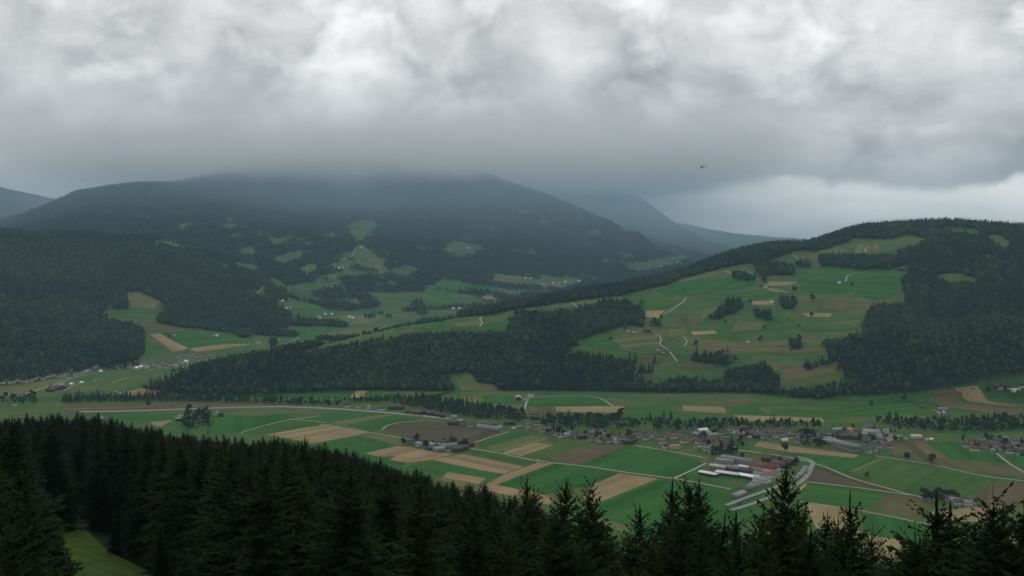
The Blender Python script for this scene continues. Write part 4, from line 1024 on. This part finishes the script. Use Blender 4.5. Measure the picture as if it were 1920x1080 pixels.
# young trees planted in rows under the wood
rows = []
A0 = np.array([(848,736),(905,736),(842,755),(790,752)], float)
for i in range(13):
    for k in range(26):
        s, q = i / 12, k / 25
        p = (A0[0] * (1 - s) + A0[3] * s) * (1 - q) + (A0[1] * (1 - s) * 0 + (A0[0] + (-55, 10)) * (1 - s) + A0[2] * 0 + (A0[3] + (-40, 8)) * s) * q
        rows.append(p)
rows = np.array(rows) ; X_, Y_, Z_ = ground_at(rows[:, 0], rows[:, 1])
scatter('young_plantation', C_MIDSET, np.stack([X_, Y_, Z_], -1), rng.uniform(0.18, 0.28, len(X_)), rng.uniform(0, 6.28, len(X_)), rng.integers(0, 3, len(X_)), 'young conifers planted in rows under the wood edge', 'plantation')

# ================================================================== houses
WALLS = {'w': plain('white_render', (0.80, 0.79, 0.75), 0.08, 0.6, objvar=0.12), 'c': plain('cream_render', (0.62, 0.56, 0.42), 0.08, 0.6, objvar=0.1),
         'g': plain('grey_render', (0.36, 0.35, 0.33), 0.1, 0.6, objvar=0.15), 'k': plain('dark_timber', (0.105, 0.075, 0.052), 0.2, 1.5, objvar=0.2)}
def roof_mat(name, col):
    m, t, b = material(name)
    tcx = t.new('ShaderNodeTexCoord'); oi = t.new('ShaderNodeObjectInfo')
    mp = t.new('ShaderNodeMapping', inp={0: tcx.outputs['Object'], 3: (0.5, 2.5, 2.5)})
    n = t.noise(mp.outputs[0], 1.0, 4, 0.65)
    f = t.m('MULTIPLY', t.m('MULTIPLY_ADD', t.m('SUBTRACT', n, 0.5), 0.6, 1.0), t.m('MULTIPLY_ADD', t.m('SUBTRACT', oi.outputs['Random'], 0.5), 0.5, 1.0))
    t.put(b, 'Base Color', t.new('ShaderNodeVectorMath', operation='SCALE', inp={0: col, 3: f}).outputs[0])
    b.inputs['Roughness'].default_value = 0.75
    return m
ROOFS = {'r': roof_mat('red_brown_tiles', (0.175, 0.075, 0.055)), 'o': roof_mat('orange_tiles', (0.42, 0.165, 0.085)), 'd': roof_mat('dark_grey_tiles', (0.085, 0.085, 0.09)),
         'l': roof_mat('light_grey_sheet', (0.26, 0.265, 0.265)), 'b': roof_mat('brown_tiles', (0.105, 0.075, 0.062)), 'w': roof_mat('white_sheet', (0.86, 0.85, 0.82)), 'e': roof_mat('beige_sheet', (0.52, 0.42, 0.33)),
         'u': roof_mat('blue_grey_sheet', (0.20, 0.24, 0.27))}
RW = {'r': 'red brown', 'o': 'orange', 'd': 'dark grey', 'l': 'light grey', 'b': 'brown', 'w': 'white', 'e': 'beige', 'u': 'blue grey'}
WW = {'w': 'white', 'c': 'cream', 'g': 'grey', 'k': 'dark timber'}
GLASS = plain('window_glass', (0.03, 0.035, 0.04), 0.1, 1.0, 0.15, 0.5)
DOORM = plain('door_wood', (0.10, 0.06, 0.04), 0.2, 2.0)
CHIM = plain('chimney_brick', (0.25, 0.13, 0.09), 0.2, 3.0)
MC = {}
def house_parts(L, Wd, H, rp, wall, roof):
    key = (L, Wd, H, rp, wall, roof)
    if key in MC: return MC[key]
    a, b = L / 2, Wd / 2
    rh = b * rp
    V = [(-a,-b,0),(a,-b,0),(a,b,0),(-a,b,0),(-a,-b,H),(a,-b,H),(a,b,H),(-a,b,H),(-a,0,H+rh),(a,0,H+rh)]
    wm = MB(); wm.add(V, [(0,1,5,4),(2,3,7,6),(1,2,6,5),(3,0,4,7),(4,7,8),(5,9,6),(0,3,2,1)])
    ov, th = 0.8, 0.28
    rm = MB()
    for sgn in (-1, 1):
        e = b + ov; ez_ = H - ov * rp
        P = [(-a-ov, 0, H+rh+0.03), (a+ov, 0, H+rh+0.03), (a+ov, sgn*e, ez_+0.03), (-a-ov, sgn*e, ez_+0.03)]
        Q = [(x, y, z + th) for x, y, z in P]
        F4 = [(0,1,2,3),(4,7,6,5),(0,4,5,1),(1,5,6,2),(2,6,7,3),(3,7,4,0)]
        if sgn < 0: F4 = [f[::-1] for f in F4]
        rm.add(P + Q, [f[::-1] for f in F4])
    ch = MB().box(-0.35, 0.35, -0.35, 0.35, -0.6, 1.5)
    win = MB().box(-0.6, 0.6, -0.05, 0.05, 0, 1.35)
    dr = MB().box(-0.55, 0.55, -0.06, 0.06, 0, 2.1)
    MC[key] = (wm.mesh('wall', WALLS[wall]), rm.mesh('roof', ROOFS[roof]), ch.mesh('chimney', CHIM), win.mesh('window', GLASS), dr.mesh('door', DOORM))
    return MC[key]
def house(x, y, z, rz, L, Wd, H, rp, wall, roof, label, group, name='house', cat='house', windows=True, chimney=True):
    o = empty(name, (x, y, z), rz)
    wm, rm, ch, wn, dr = house_parts(L, Wd, H, rp, wall, roof)
    obj('wall', wm, o); ro = obj('roof', rm, o)
    if chimney:
        c = obj('chimney', ch, ro); c.location = (L * 0.22, 0.4, H + Wd / 2 * rp)
    if windows:
        # windows on the sides turned towards the viewer
        dv = math.atan2(-y, -x) - rz
        fy = -1 if math.sin(dv) < 0 else 1
        fx = -1 if math.cos(dv) < 0 else 1
        n = max(2, int(L / 4)); st = 2 if H > 4.6 else 1
        for f in range(st):
            for k in range(n):
                if f == 0 and k == n // 2: 
                    d_ = obj('door', dr, o); d_.location = (-L / 2 + L * (k + 0.5) / n, fy * (Wd / 2 + 0.02), 0); continue
                w_ = obj('window', wn, o); w_.location = (-L / 2 + L * (k + 0.5) / n, fy * (Wd / 2 + 0.02), 1.0 + 2.75 * f)
        for k in (-0.25, 0.25):
            w_ = obj('window', wn, o); w_.location = (fx * (L / 2 + 0.02), Wd * k, 1.0 + 2.75 * (st - 1)); w_.rotation_euler = (0, 0, math.pi / 2)
    tag(o, label, cat, group)
    return o
SIZE = {'s': (7, 6, 2.8), 'm': (9.6, 7.8, 4.8), 'n': (11.5, 8.4, 5.0), 'b': (17, 10, 5.0), 'x': (28, 13, 5.6)}
def cluster(place, group, items, rot=0.0, windows=True):
    P = np.array([(i[0], i[1]) for i in items], float); X, Y, Zz = ground_at(P[:, 0], P[:, 1] + 3)
    for (px_, py_, code), x_, y_, z_ in zip(items, X, Y, Zz):
        roof, wall, size = code[0], code[1], code[2] if len(code) > 2 else 'm'
        L_, W_, H_ = SIZE[size]
        barn = size in 'bx' or wall == 'k'
        rz = rot + random.choice((0, 0, 0, math.pi / 2)) + random.uniform(-0.12, 0.12)
        nm, ct = (('barn', 'barn') if barn else ('house', 'house'))
        sz = {'s': 'small ', 'm': '', 'n': '', 'b': 'large ', 'x': 'very large '}[size]
        house(x_, y_, z_ - 0.05, rz, L_, W_, H_, 0.5 if barn else 0.78, wall, roof, f'{sz}{WW[wall]} {nm} with {RW[roof]} roof {place}'.replace('very large dark timber', 'huge timber').replace('large dark timber barn', 'large timber barn'), group, nm, ct, windows and not barn, not barn)
cluster('along the long village street', 'houses of the village street', [
 (887,797,'dw'),(955,793,'bkb'),(1003,783,'bkb'),(1008,795,'dw'),(975,797,'dw'),(990,800,'rw'),(1038,814,'bw'),(1020,808,'dw'),(1050,818,'dw'),(1062,817,'lw'),(1078,818,'dwn'),(1092,819,'bkb'),(1112,808,'rw'),(1128,811,'rwn'),
 (1118,817,'dw'),(1122,827,'rwn'),(1108,824,'bw'),(1138,820,'dw'),(1143,827,'dw'),(1155,828,'lw'),(1163,796,'dw'),(1178,829,'bkb'),(1192,812,'dw'),(1030,800,'bw'),(1098,812,'dws'),(1070,810,'lws'),(1150,818,'rw'),(1010,815,'dws'),(998,808,'dws'),(1045,806,'bws'),(963,803,'lws'),(1030,816,'bws'),(1058,809,'dws'),(1084,810,'rws'),(1103,818,'bw'),(1134,826,'bws'),(1168,822,'dw'),(1200,818,'rw'),(1210,822,'dw'),(1220,818,'bw'),(1186,820,'bws'),(1206,812,'dws'),(940,806,'dws'),(1015,802,'rw')], 0.25)
cluster('at the head of the farm drive', 'drive farm', [(972,746,'ekb'),(995,744,'lwn'),(985,749,'lws')], 0.05)
cluster('by the foot of the farm drive', 'drive foot barns', [(1002,778,'bkb'),(985,781,'bks')], 0.1)
cluster('in the main village below the bare fields', 'houses of the main village', [
 (1240,822,'dw'),(1252,818,'rw'),(1263,820,'rwn'),(1258,812,'dw'),(1283,828,'rwn'),(1270,815,'dw'),(1243,830,'rw'),(1292,824,'rw'),(1250,838,'bwn'),(1264,839,'ocb'),
 (1308,816,'lgb'),(1322,813,'lgb'),(1335,817,'lgb'),(1315,824,'dg'),(1330,825,'bw'),(1345,822,'bw'),(1338,833,'rwn'),(1360,836,'rwn'),(1348,830,'bw'),(1372,838,'rw'),(1325,843,'lw'),(1318,836,'dw'),(1335,846,'dw'),
 (1317,808,'wwb'),(1370,804,'dw'),(1380,806,'dw'),(1392,804,'bkb'),(1400,810,'bk'),(1410,814,'bkb'),(1420,818,'bkb'),(1390,815,'lw'),(1433,812,'dwn'),(1447,814,'dgb'),(1455,818,'dw'),(1470,828,'egn'),(1425,808,'bw'),(1440,806,'bw'),(1485,812,'dw'),(1500,818,'dw'),(1513,820,'dwb'),(1523,826,'dw'),(1508,828,'bw'),(1465,815,'bw'),(1378,812,'lws'),(1405,820,'lws'),(1300,808,'dws'),(1285,812,'dws'),(1232,815,'dws'),(1352,812,'bw'),(1362,818,'dw'),(1386,820,'rw'),(1398,822,'dws'),(1414,806,'rws'),(1432,820,'dw'),(1442,822,'bws'),(1458,808,'rw'),(1474,806,'dws'),(1480,820,'bw'),(1492,806,'rws'),(1496,828,'dw'),(1530,812,'dw'),(1536,822,'rw'),(1310,830,'rw'),(1300,820,'bw')], 0.3)
cluster('beside the long grey halls', 'houses by the halls', [
 (1568,807,'ugb'),(1598,808,'ocb'),(1587,819,'bkx'),(1604,820,'bkb'),(1623,839,'dw'),(1635,835,'dw'),(1648,838,'dw'),(1662,834,'rw'),(1668,838,'dw'),(1655,827,'rw'),(1640,825,'bw'),(1625,824,'bw'),(1648,818,'lw'),(1685,821,'uw'),(1717,820,'ecb'),(1640,844,'bw'),(1628,847,'dw'),(1655,845,'dws'),
 (1675,829,'rws'),(1610,812,'bw'),(1555,812,'dw'),(1545,818,'bw'),(1620,815,'lg'),(1738,824,'lws'),(1748,824,'wws'),(1700,823,'lws')], 0.1)
cluster('in the right hand hamlet below the river trees', 'houses of the right hamlet', [
 (1812,836,'bw'),(1822,830,'bwn'),(1832,836,'bw'),(1828,843,'rwn'),(1842,832,'dw'),(1850,838,'rw'),(1858,830,'rwn'),(1868,836,'rwb'),(1872,828,'dw'),(1880,842,'dw'),(1888,834,'bw'),(1895,848,'dwn'),(1902,838,'rw'),(1908,830,'dwb'),(1912,850,'dw'),(1918,840,'bw'),(1885,824,'lw'),(1898,824,'bw'),(1862,844,'lws'),(1845,824,'dw')], -0.3)
cluster('in the hamlet among the strip fields', 'houses of the field hamlet', [
 (773,829,'dgb'),(790,826,'bk'),(800,830,'bkb'),(812,836,'lgb'),(823,843,'lgb'),(840,838,'lgx'),(843,828,'rw'),(857,843,'bkb'),(868,840,'bkb'),(883,834,'rk'),(875,831,'rk'),(830,831,'bw'),(853,833,'bk'),(785,834,'lw'),(805,841,'dks')], 0.35, False)
cluster('in the trees above the motorway', 'houses above the motorway', [
 (650,761,'bw'),(690,765,'lw'),(715,767,'bwn'),(743,764,'bkx'),(783,774,'rkb'),(795,772,'dk'),(808,775,'bkb'),(852,783,'lg'),(885,797,'dw'),(850,793,'bkb'),(868,794,'bg'),(820,777,'rk'),(765,772,'bk'),(640,760,'dws'),(830,780,'bk'),(672,765,'lws')], -0.1)
cluster('in the roadside village at the far left', 'houses of the left village', [
 (12,714,'bw'),(18,716,'rw'),(24,716,'dw'),(40,713,'dw'),(57,712,'dw'),(65,709,'dw'),(72,706,'bwn'),(80,709,'dw'),(87,706,'dwn'),(95,704,'rw'),(103,703,'rw'),(110,704,'dw'),(118,703,'dw'),(125,700,'rw'),(133,694,'rw'),(142,701,'bw'),(153,698,'dw'),(160,697,'lw'),(167,695,'lw'),(175,688,'rwn'),(180,686,'rw'),(186,693,'dw'),(97,693,'ww'),(107,693,'ww'),(165,687,'lws'),(190,695,'ws'.replace('ws','wws')),(5,717,'dw'),(32,712,'bw'),(128,707,'dw'),(48,714,'bw')], -0.4, False)
cluster('in the large village behind the wooded hill', 'houses of the hidden village', [
 (240,687,'rw'),(250,688,'rwn'),(258,690,'ww'),(266,688,'wwn'),(275,688,'lwb'),(283,692,'dw'),(268,680,'bw'),(278,683,'rw'),(290,683,'dw'),(293,679,'bw'),(300,681,'rw'),(306,677,'dw'),(312,680,'bw'),(318,676,'rw'),(320,683,'dw'),(327,672,'dw'),(332,676,'bw'),(336,668,'rw'),(340,680,'lw'),(342,672,'dw'),(346,664,'bw'),(350,678,'ww'),(352,670,'rw'),(358,666,'rw'),(361,673,'dw'),(366,668,'rw'),(370,674,'bw'),(376,667,'dw'),(383,666,'dw'),(390,665,'rw'),(397,664,'dw'),(356,683,'lw'),(330,685,'lw'),(312,688,'dw'),(300,688,'lw'),(345,686,'bw')], -0.3, False)
cluster('of the dark barn yard before the left village', 'barn yard', [(105,727,'bkx'),(113,723,'lkb'),(95,731,'bkb'),(120,726,'bk'),(135,719,'wws'),(154,716,'wws')], -0.3, False)
cluster('at the pale track under the wood', 'track farm', [(443,728,'lw'),(452,729,'bw'),(463,727,'rkb'),(470,727,'rw'),(458,731,'ww')], 0.1, False)
cluster('behind the near spruces by the motorway', 'motorway farms', [(28,758,'bw'),(190,782,'rw'),(335,786,'lk'),(338,782,'lk'),(415,777,'bk'),(405,776,'lw')], 0.2, False)
cluster('of the farm on the green hillside', 'hill farms', [(1178,620,'rwn'),(1190,621,'bwn'),(1215,619,'rkb'),(1222,619,'rw'),(1236,655,'rwn'),(1243,659,'dw'),(1058,582,'okx'),(1428,535,'dk'),(1435,537,'lw'),(1499,492,'ww'),(1508,493,'ww'),(1516,493,'lw'),(1690,504,'rkb'),(1697,502,'rw'),(1702,503,'bw'),(1447,565,'wws'),(1573,529,'wws'),(1403,640,'wws')], 0.15, False)
cluster('at the river farm', 'river farm', [(1767,768,'ulb'.replace('l','g')),(1772,776,'egb'),(1728,762,'rks')], 0.0)
cluster('in the upper right farm', 'upper right farm', [(1875,727,'dw'),(1886,723,'rkb'),(1893,727,'rw'),(1900,732,'ww'),(1909,728,'rwn'),(1916,724,'bw'),(1868,724,'bk')], -0.3, False)
cluster('in the lower hamlet beside the lane junction', 'lower hamlet', [(1788,941,'lw'),(1798,944,'dwn'),(1806,941,'dw'),(1815,946,'lw'),(1822,943,'bw'),(1866,948,'or'.replace('r','w')),(1876,950,'rw'),(1780,937,'dw')], -0.2)
cluster('scattered on the far valley meadows', 'far valley houses', [
 (323,626,'dw'),(327,627,'lws'),(400,628,'dw'),(407,629,'ww'),(468,624,'rw'),(475,624,'ww'),(465,645,'lw'),(485,643,'lw'),(515,637,'rw'),(522,636,'rw'),(530,563,'ww'),(524,563,'lw'),(537,577,'ww'),(545,576,'lw'),(610,588,'ww'),(622,588,'ww'),(612,500,'ww'),(620,499,'ww'),(628,500,'lw'),(636,501,'ww'),(643,499,'ww'),
 (655,489,'rwn'),(660,487,'rw'),(678,462,'ww'),(575,470,'rw'),(580,469,'lw'),(613,535,'rw'),(622,537,'ww'),(800,536,'ww'),(806,535,'ww'),(655,593,'ww'),(662,595,'ww'),(672,595,'lw'),(1036,513,'ww'),(1045,513,'ww'),(1027,531,'rw'),(1037,529,'ww'),(1020,532,'ww'),(1048,531,'ww'),(1015,530,'lw'),(957,539,'ww'),(963,539,'lw'),(985,520,'ww'),(995,520,'ww'),(1060,527,'ww'),(1070,526,'lw'),(1085,525,'ww'),(917,556,'bw'),(908,560,'dw'),(925,558,'bw'),(900,563,'dw'),(850,577,'ww'),(862,577,'ww'),
 (312,449,'rw'),(320,450,'rw'),(330,452,'ww'),(303,448,'lw'),(455,501,'rw'),(460,488,'rw'),(500,563,'ww'),(462,561,'ww'),(880,463,'ww'),(875,462,'lw'),(1240,497,'ww'),(1255,494,'ww'),(1215,498,'ww'),(1270,490,'ww')], 0.0, False)

# ------------------------------------------------------------------ long halls and the works
def hall(p0, p1, Wd, H, rp, wall, roof, label, group='halls and sheds', windows=False, name='hall', cat='hall'):
    x, y, z = ground_at([p0[0], p1[0]], [p0[1] + 4, p1[1] + 4])
    L_ = float(np.hypot(x[1] - x[0], y[1] - y[0])); rz = math.atan2(y[1] - y[0], x[1] - x[0])
    return house(float(x.mean()), float(y.mean()), float(z.min()) - 0.05, rz, round(L_, 1), Wd, H, rp, wall, roof, label, group, name, cat, windows, False)
hall((899,797),(936,802),16,8.5,0.35,'w','d','long white three storey block with rows of dark windows','long buildings',True,'apartment_block','building')
hall((1313,884),(1345,890),11,3.6,0.18,'k','w','shorter white roofed shed at the meadow end of the works')
hall((1344,884),(1385,890),12,3.8,0.18,'k','w','long white roofed shed joining the shorter shed')
hall((1385,889),(1422,896),12,3.8,0.18,'k','w','long white roofed shed ending at the grey canopy')
hall((1333,872),(1362,877),11,4,0.25,'g','e','beige roofed shed behind the white sheds')
hall((1345,862),(1376,866),13,5,0.25,'g','l','light grey hall behind the beige shed')
hall((1354,858),(1412,867),16,6,0.2,'g','l','long light grey hall along the back of the works')
hall((1387,873),(1405,876),9,3.5,0.2,'g','w','small white roofed store between the halls')
hall((1362,877),(1410,883),9,3.5,0.25,'k','d','low dark roofed shed behind the white sheds')
hall((1412,874),(1458,882),18,6,0.6,'c','r','large red roofed farmhouse at the works')
hall((1433,884),(1450,887),9,4,0.6,'c','o','small orange roofed annex below the red farmhouse')
hall((1415,898),(1442,903),13,5,0.3,'w','l','grey roofed gatehouse at the end of the white sheds')
hall((1398,915),(1420,908),9,4,0.25,'g','l','narrow grey canopy beside the paved yard')
hall((1376,930),(1394,922),9,3.5,0.25,'g','l','pale low shed at the lower end of the yard')
hall((1433,858),(1462,864),16,5,0.6,'k','b','dark brown barn above the red farmhouse')
hall((1465,862),(1488,868),14,5,0.6,'k','b','dark brown barn beside the curved road')
hall((1450,868),(1478,875),13,5,0.6,'k','b','dark brown barn between red farmhouse and yard')
hall((1550,826),(1612,842),22,6.5,0.14,'g','l','very long light grey hall beside the tan field')
hall((1562,833),(1606,845),11,5.5,0.5,'g','d','dark saw roofed hall along the long grey hall')
hall((1618,810),(1650,812),26,7,0.12,'g','l','wide pale grey hall behind the village roofs')
hall((1655,813),(1667,814),10,11,0.2,'c','l','tall cream block standing above the roofs','long buildings',True,'cream_block','building')
hall((1624,803),(1635,803),9,13,0.2,'g','d','tall dark grey silo tower behind the halls','long buildings',False,'tower','tower')

# ------------------------------------------------------------------ curved paved yard with parked cars
ribbon('service_road', [(1362,948),(1395,935),(1430,923),(1465,909),(1490,897),(1505,884),(1511,873)], 7, ASPH, 0.62)
ribbon('service_road', [(1372,957),(1405,947),(1440,934),(1475,918),(1500,905),(1515,890),(1521,876)], 7, ASPH, 0.62)
ribbon('road', [(1521,876),(1524,868),(1515,862),(1495,857)], 7, ASPH, 0.58)
field('p', [(1495,918),(1510,906),(1513,909),(1500,923)])
field('a', [(1336,872),(1345,861),(1412,864),(1440,868),(1480,874),(1470,888),(1440,900),(1415,906),(1385,927),(1372,933),(1410,902),(1425,896),(1345,882)], 'paved_yard')
field('a', [(800,836),(835,831),(866,838),(850,846),(815,846)], 'paved_yard'); field('a', [(978,747),(1000,745),(998,752),(980,752)], 'paved_yard'); field('a', [(1540,820),(1560,818),(1625,846),(1600,850)], 'paved_yard'); field('a', [(1610,812),(1680,814),(1670,832),(1620,822)], 'paved_yard')
CARP = {'w': plain('white_paint', (0.75, 0.75, 0.74), 0.03, 1, 0.3, 0.5), 's': plain('silver_paint', (0.45, 0.46, 0.47), 0.03, 1, 0.3, 0.5), 'k': plain('black_paint', (0.03, 0.03, 0.035), 0.03, 1, 0.3, 0.5), 'r': plain('red_paint', (0.35, 0.03, 0.03), 0.03, 1, 0.3, 0.5)}
CN = {'w': 'white', 's': 'silver', 'k': 'black', 'r': 'red'}
TYRE = plain('tyre_rubber', (0.02, 0.02, 0.02), 0.1, 2)
def loft(sections):
    V = []; Fq = []
    n = len(sections[0])
    for s in sections: V += s
    for k in range(len(sections) - 1):
        for i in range(n): Fq.append((k * n + i, k * n + (i + 1) % n, (k + 1) * n + (i + 1) % n, (k + 1) * n + i))
    b = len(V)
    m = MB(); m.add(V, Fq)
    return m
def car_section(x, w, z0, z1): return [(x, -w, z0), (x, w, z0), (x, w, z1 * 0.8 + z0 * 0.2), (x, w * 0.92, z1), (x, -w * 0.92, z1), (x, -w, z1 * 0.8 + z0 * 0.2)]
body_s = [car_section(*a) for a in ((-2.15,0.6,0.45,0.75),(-2.05,0.82,0.28,0.9),(-1.2,0.88,0.22,0.95),(0.6,0.88,0.22,0.95),(1.7,0.84,0.24,0.82),(2.15,0.65,0.38,0.62))]
cab_s = [car_section(*a) for a in ((-1.95,0.70,0.88,0.92),(-1.35,0.74,0.88,1.42),(0.0,0.74,0.88,1.46),(0.35,0.72,0.88,1.40),(1.05,0.70,0.85,0.90))]
whl = []
V_, F_ = taper(0.32, 0.32, 0.22, 12, 1)
V_ = np.concatenate([V_, [[0, 0, 0], [0, 0, 0.22]]]); n_ = 24
caps = [(24, (i + 1) % 12, i) for i in range(12)] + [(25, 12 + i, 12 + (i + 1) % 12) for i in range(12)]
WHEEL = new_mesh('wheel', V_[:, [0, 2, 1]], [F_, np.array(caps)], TYRE)
CABM = loft(cab_s).mesh('cabin', GLASS); ROOFP = {}
def car(px_, py_, col, rz, label):
    x, y, z = ground_at(px_, py_); z = float(z[0]) + 0.66
    o = empty('parked_car', (float(x[0]), float(y[0]), z), rz)
    if col not in ROOFP:
        bmm = loft(body_s); b0 = len(bmm.V) - 6
        bmm.F4 += [[0, 3, 4, 5][::-1], [0, 1, 2, 3][::-1], [b0, b0 + 3, b0 + 4, b0 + 5], [b0, b0 + 1, b0 + 2, b0 + 3]]
        ROOFP[col] = (bmm.mesh('body', CARP[col]), MB().box(-1.3, 0.1, -0.68, 0.68, 1.43, 1.49).mesh('roof_panel', CARP[col]))
    obj('body', ROOFP[col][0], o); obj('cabin', CABM, o); obj('roof_panel', ROOFP[col][1], o)
    for sx in (-1.35, 1.35):
        for sy in (-0.88, 0.66): w_ = obj('wheel', WHEEL, o); w_.location = (sx, sy, 0.32)
    tag(o, label, 'car', 'cars on the curved yard')
for px_, py_, c_ in [(1496,889,'w'),(1502,885,'w'),(1507,884,'w'),(1499,893,'s'),(1510,879,'w'),(1516,883,'s'),(1513,888,'k'),(1507,876,'s'),(1489,896,'w'),(1372,915,'s'),(1345,878,'k'),(1366,872,'w'),(1402,884,'w'),(1428,892,'r'),(1436,895,'s'),(1462,891,'w'),(1470,884,'k'),(1412,905,'w'),(1480,902,'s'),(1388,945,'k'),(1384,946,'k'),(1450,918,'s'),(1512,874,'k')]:
    car(px_, py_, c_, random.uniform(0.5, 1.1), f'{CN[c_]} car parked on the curved paved yard by the works')
for px_, py_, c_ in [(948,852,'w'),(1019,866,'w'),(1009,864,'w'),(790,781,'r'),(1025,867,'s')]:
    car(px_, py_, c_, -0.4, f'{CN[c_]} car on the road past the strip fields' if c_ != 'r' else 'red car beside the motorway houses')

# ------------------------------------------------------------------ helicopter under the clouds
hx_, hy_, hz2 = at(1315.5, 313.5, 1450)
DK = plain('dark_aircraft_paint', (0.05, 0.055, 0.06), 0.1, 1.0, 0.4, 0.4)
he = empty('helicopter', (float(hx_), float(hy_), float(hz2)), math.radians(165))
he.rotation_euler = (math.radians(4), math.radians(8), math.radians(160))
def ring(x, ry, rz2, zc, n=10): return [(x, ry * math.cos(6.283 * i / n), zc + rz2 * math.sin(6.283 * i / n)) for i in range(n)]
obj('fuselage', loft([ring(*a) for a in ((2.3,0.1,0.1,-0.3),(2.0,0.6,0.6,-0.2),(1.2,0.95,1.0,0),(-0.4,0.95,1.1,0.1),(-1.6,0.6,0.75,0.35),(-2.2,0.25,0.3,0.55))]).mesh('fuselage', DK, True), he)
obj('tail_boom', loft([ring(*a, 8) for a in ((-1.8,0.28,0.3,0.5),(-6.2,0.13,0.15,0.75))]).mesh('tail_boom', DK, True), he)
obj('tail_fin', MB().add([(-5.6,-.06,.6),(-6.4,-.06,.6),(-7.0,-.06,2.2),(-6.5,-.06,2.2),(-5.6,.06,.6),(-6.4,.06,.6),(-7.0,.06,2.2),(-6.5,.06,2.2)], [(0,1,2,3),(7,6,5,4),(0,4,5,1),(1,5,6,2),(2,6,7,3),(3,7,4,0)]).mesh('tail_fin', DK), he)
ms = obj('rotor_mast', MB().box(-0.15, 0.15, -0.15, 0.15, 1.0, 1.75).mesh('rotor_mast', DK), he)
for k in range(3):
    bl = obj('rotor_blade', MB().box(0.2, 5.2, -0.16, 0.16, 1.70, 1.76).mesh('rotor_blade', DK), he); bl.rotation_euler = (0, 0, 0.5 + k * 2.094)
tr = obj('tail_rotor', MB().box(-7.0, -6.8, 0.1, 0.16, 0.6, 2.4).box(-7.8, -6.0, 0.17, 0.21, 1.42, 1.58).mesh('tail_rotor', DK), he)
for s_ in (-1, 1): obj('skid', MB().box(-1.8, 1.8, s_ * 0.95 - 0.06, s_ * 0.95 + 0.06, -1.55, -1.43).box(-1.0, -0.9, s_ * 0.95 - 0.05, s_ * 0.95 + 0.05, -1.45, -0.7).box(0.8, 0.9, s_ * 0.95 - 0.05, s_ * 0.95 + 0.05, -1.45, -0.7).mesh('skid', DK), he)
tag(he, 'small dark helicopter flying under the cloud base', 'helicopter')

# ================================================================== haze in the valley air
hz_, t, b = material('valley_haze'); t.n.clear()
pv = t.new('ShaderNodeVolumePrincipled'); o_ = t.new('ShaderNodeOutputMaterial'); t.l.new(pv.outputs[0], o_.inputs['Volume'])
pv.inputs['Color'].default_value = (0.48, 0.77, 1.0, 1); pv.inputs['Density'].default_value = 0.000044; pv.inputs['Anisotropy'].default_value = 0.15
hzm = MB().box(-17500, 17500, -2500, 18500, -1.5, 1250).mesh('haze', hz_)
tag(obj('haze', hzm), 'thin blue grey haze filling the valley air', 'haze', kind='stuff')

# low cloud lying on the mountain top
mm, t, b = material('mountain_mist'); t.n.clear()
g = t.new('ShaderNodeTexCoord'); sp_ = t.new('ShaderNodeSeparateXYZ', inp={0: g.outputs['Object']})
nz = t.noise(g.outputs['Object'], 0.0019, 6, 0.62)
hgt = t.m('ADD', sp_.outputs[2], t.m('MULTIPLY', t.m('SUBTRACT', nz, 0.5), 560.0))
den_ = t.m('MULTIPLY', t.smooth(hgt, 680.0, 850.0), 0.0030)
rimx = rim = t.m('MULTIPLY', t.smooth(sp_.outputs[0], -4300.0, -2600.0), t.smooth(sp_.outputs[0], 2300.0, 1300.0))
rim = t.m('MULTIPLY', t.m('MULTIPLY', rim, t.smooth(sp_.outputs[1], 12600.0, 11500.0)), t.m('MULTIPLY', t.smooth(sp_.outputs[1], 6500.0, 8000.0), t.smooth(hgt, 1200.0, 930.0)))
veil = t.m('MULTIPLY', t.smooth(sp_.outputs[2], 60.0, 600.0, 0.0, 0.00031), t.m('MULTIPLY', t.smooth(sp_.outputs[1], 4600.0, 6800.0), rimx))
farv = t.m('MULTIPLY', t.smooth(sp_.outputs[1], 9500.0, 13500.0, 0.0, 0.00009), t.m('MULTIPLY', t.smooth(sp_.outputs[0], -6900.0, -5000.0), t.smooth(sp_.outputs[0], 8900.0, 7000.0)))
den_ = t.m('ADD', t.m('ADD', t.m('MULTIPLY', den_, rim), veil), farv)
vs = t.new('ShaderNodeVolumePrincipled', inp={'Color': t.mix(t.smooth(hgt, 620.0, 800.0), (0.62, 0.84, 1.0, 1), (0.985, 0.993, 1.0, 1)), 'Density': den_, 'Anisotropy': 0.3}); o_ = t.new('ShaderNodeOutputMaterial'); t.l.new(vs.outputs[0], o_.inputs['Volume'])
tag(obj('mist', MB().box(-7000, 9000, 4550, 18300, -1.2, 1230).mesh('mist', mm)), 'pale cloud wrapped round the mountain top', 'mist', kind='stuff')
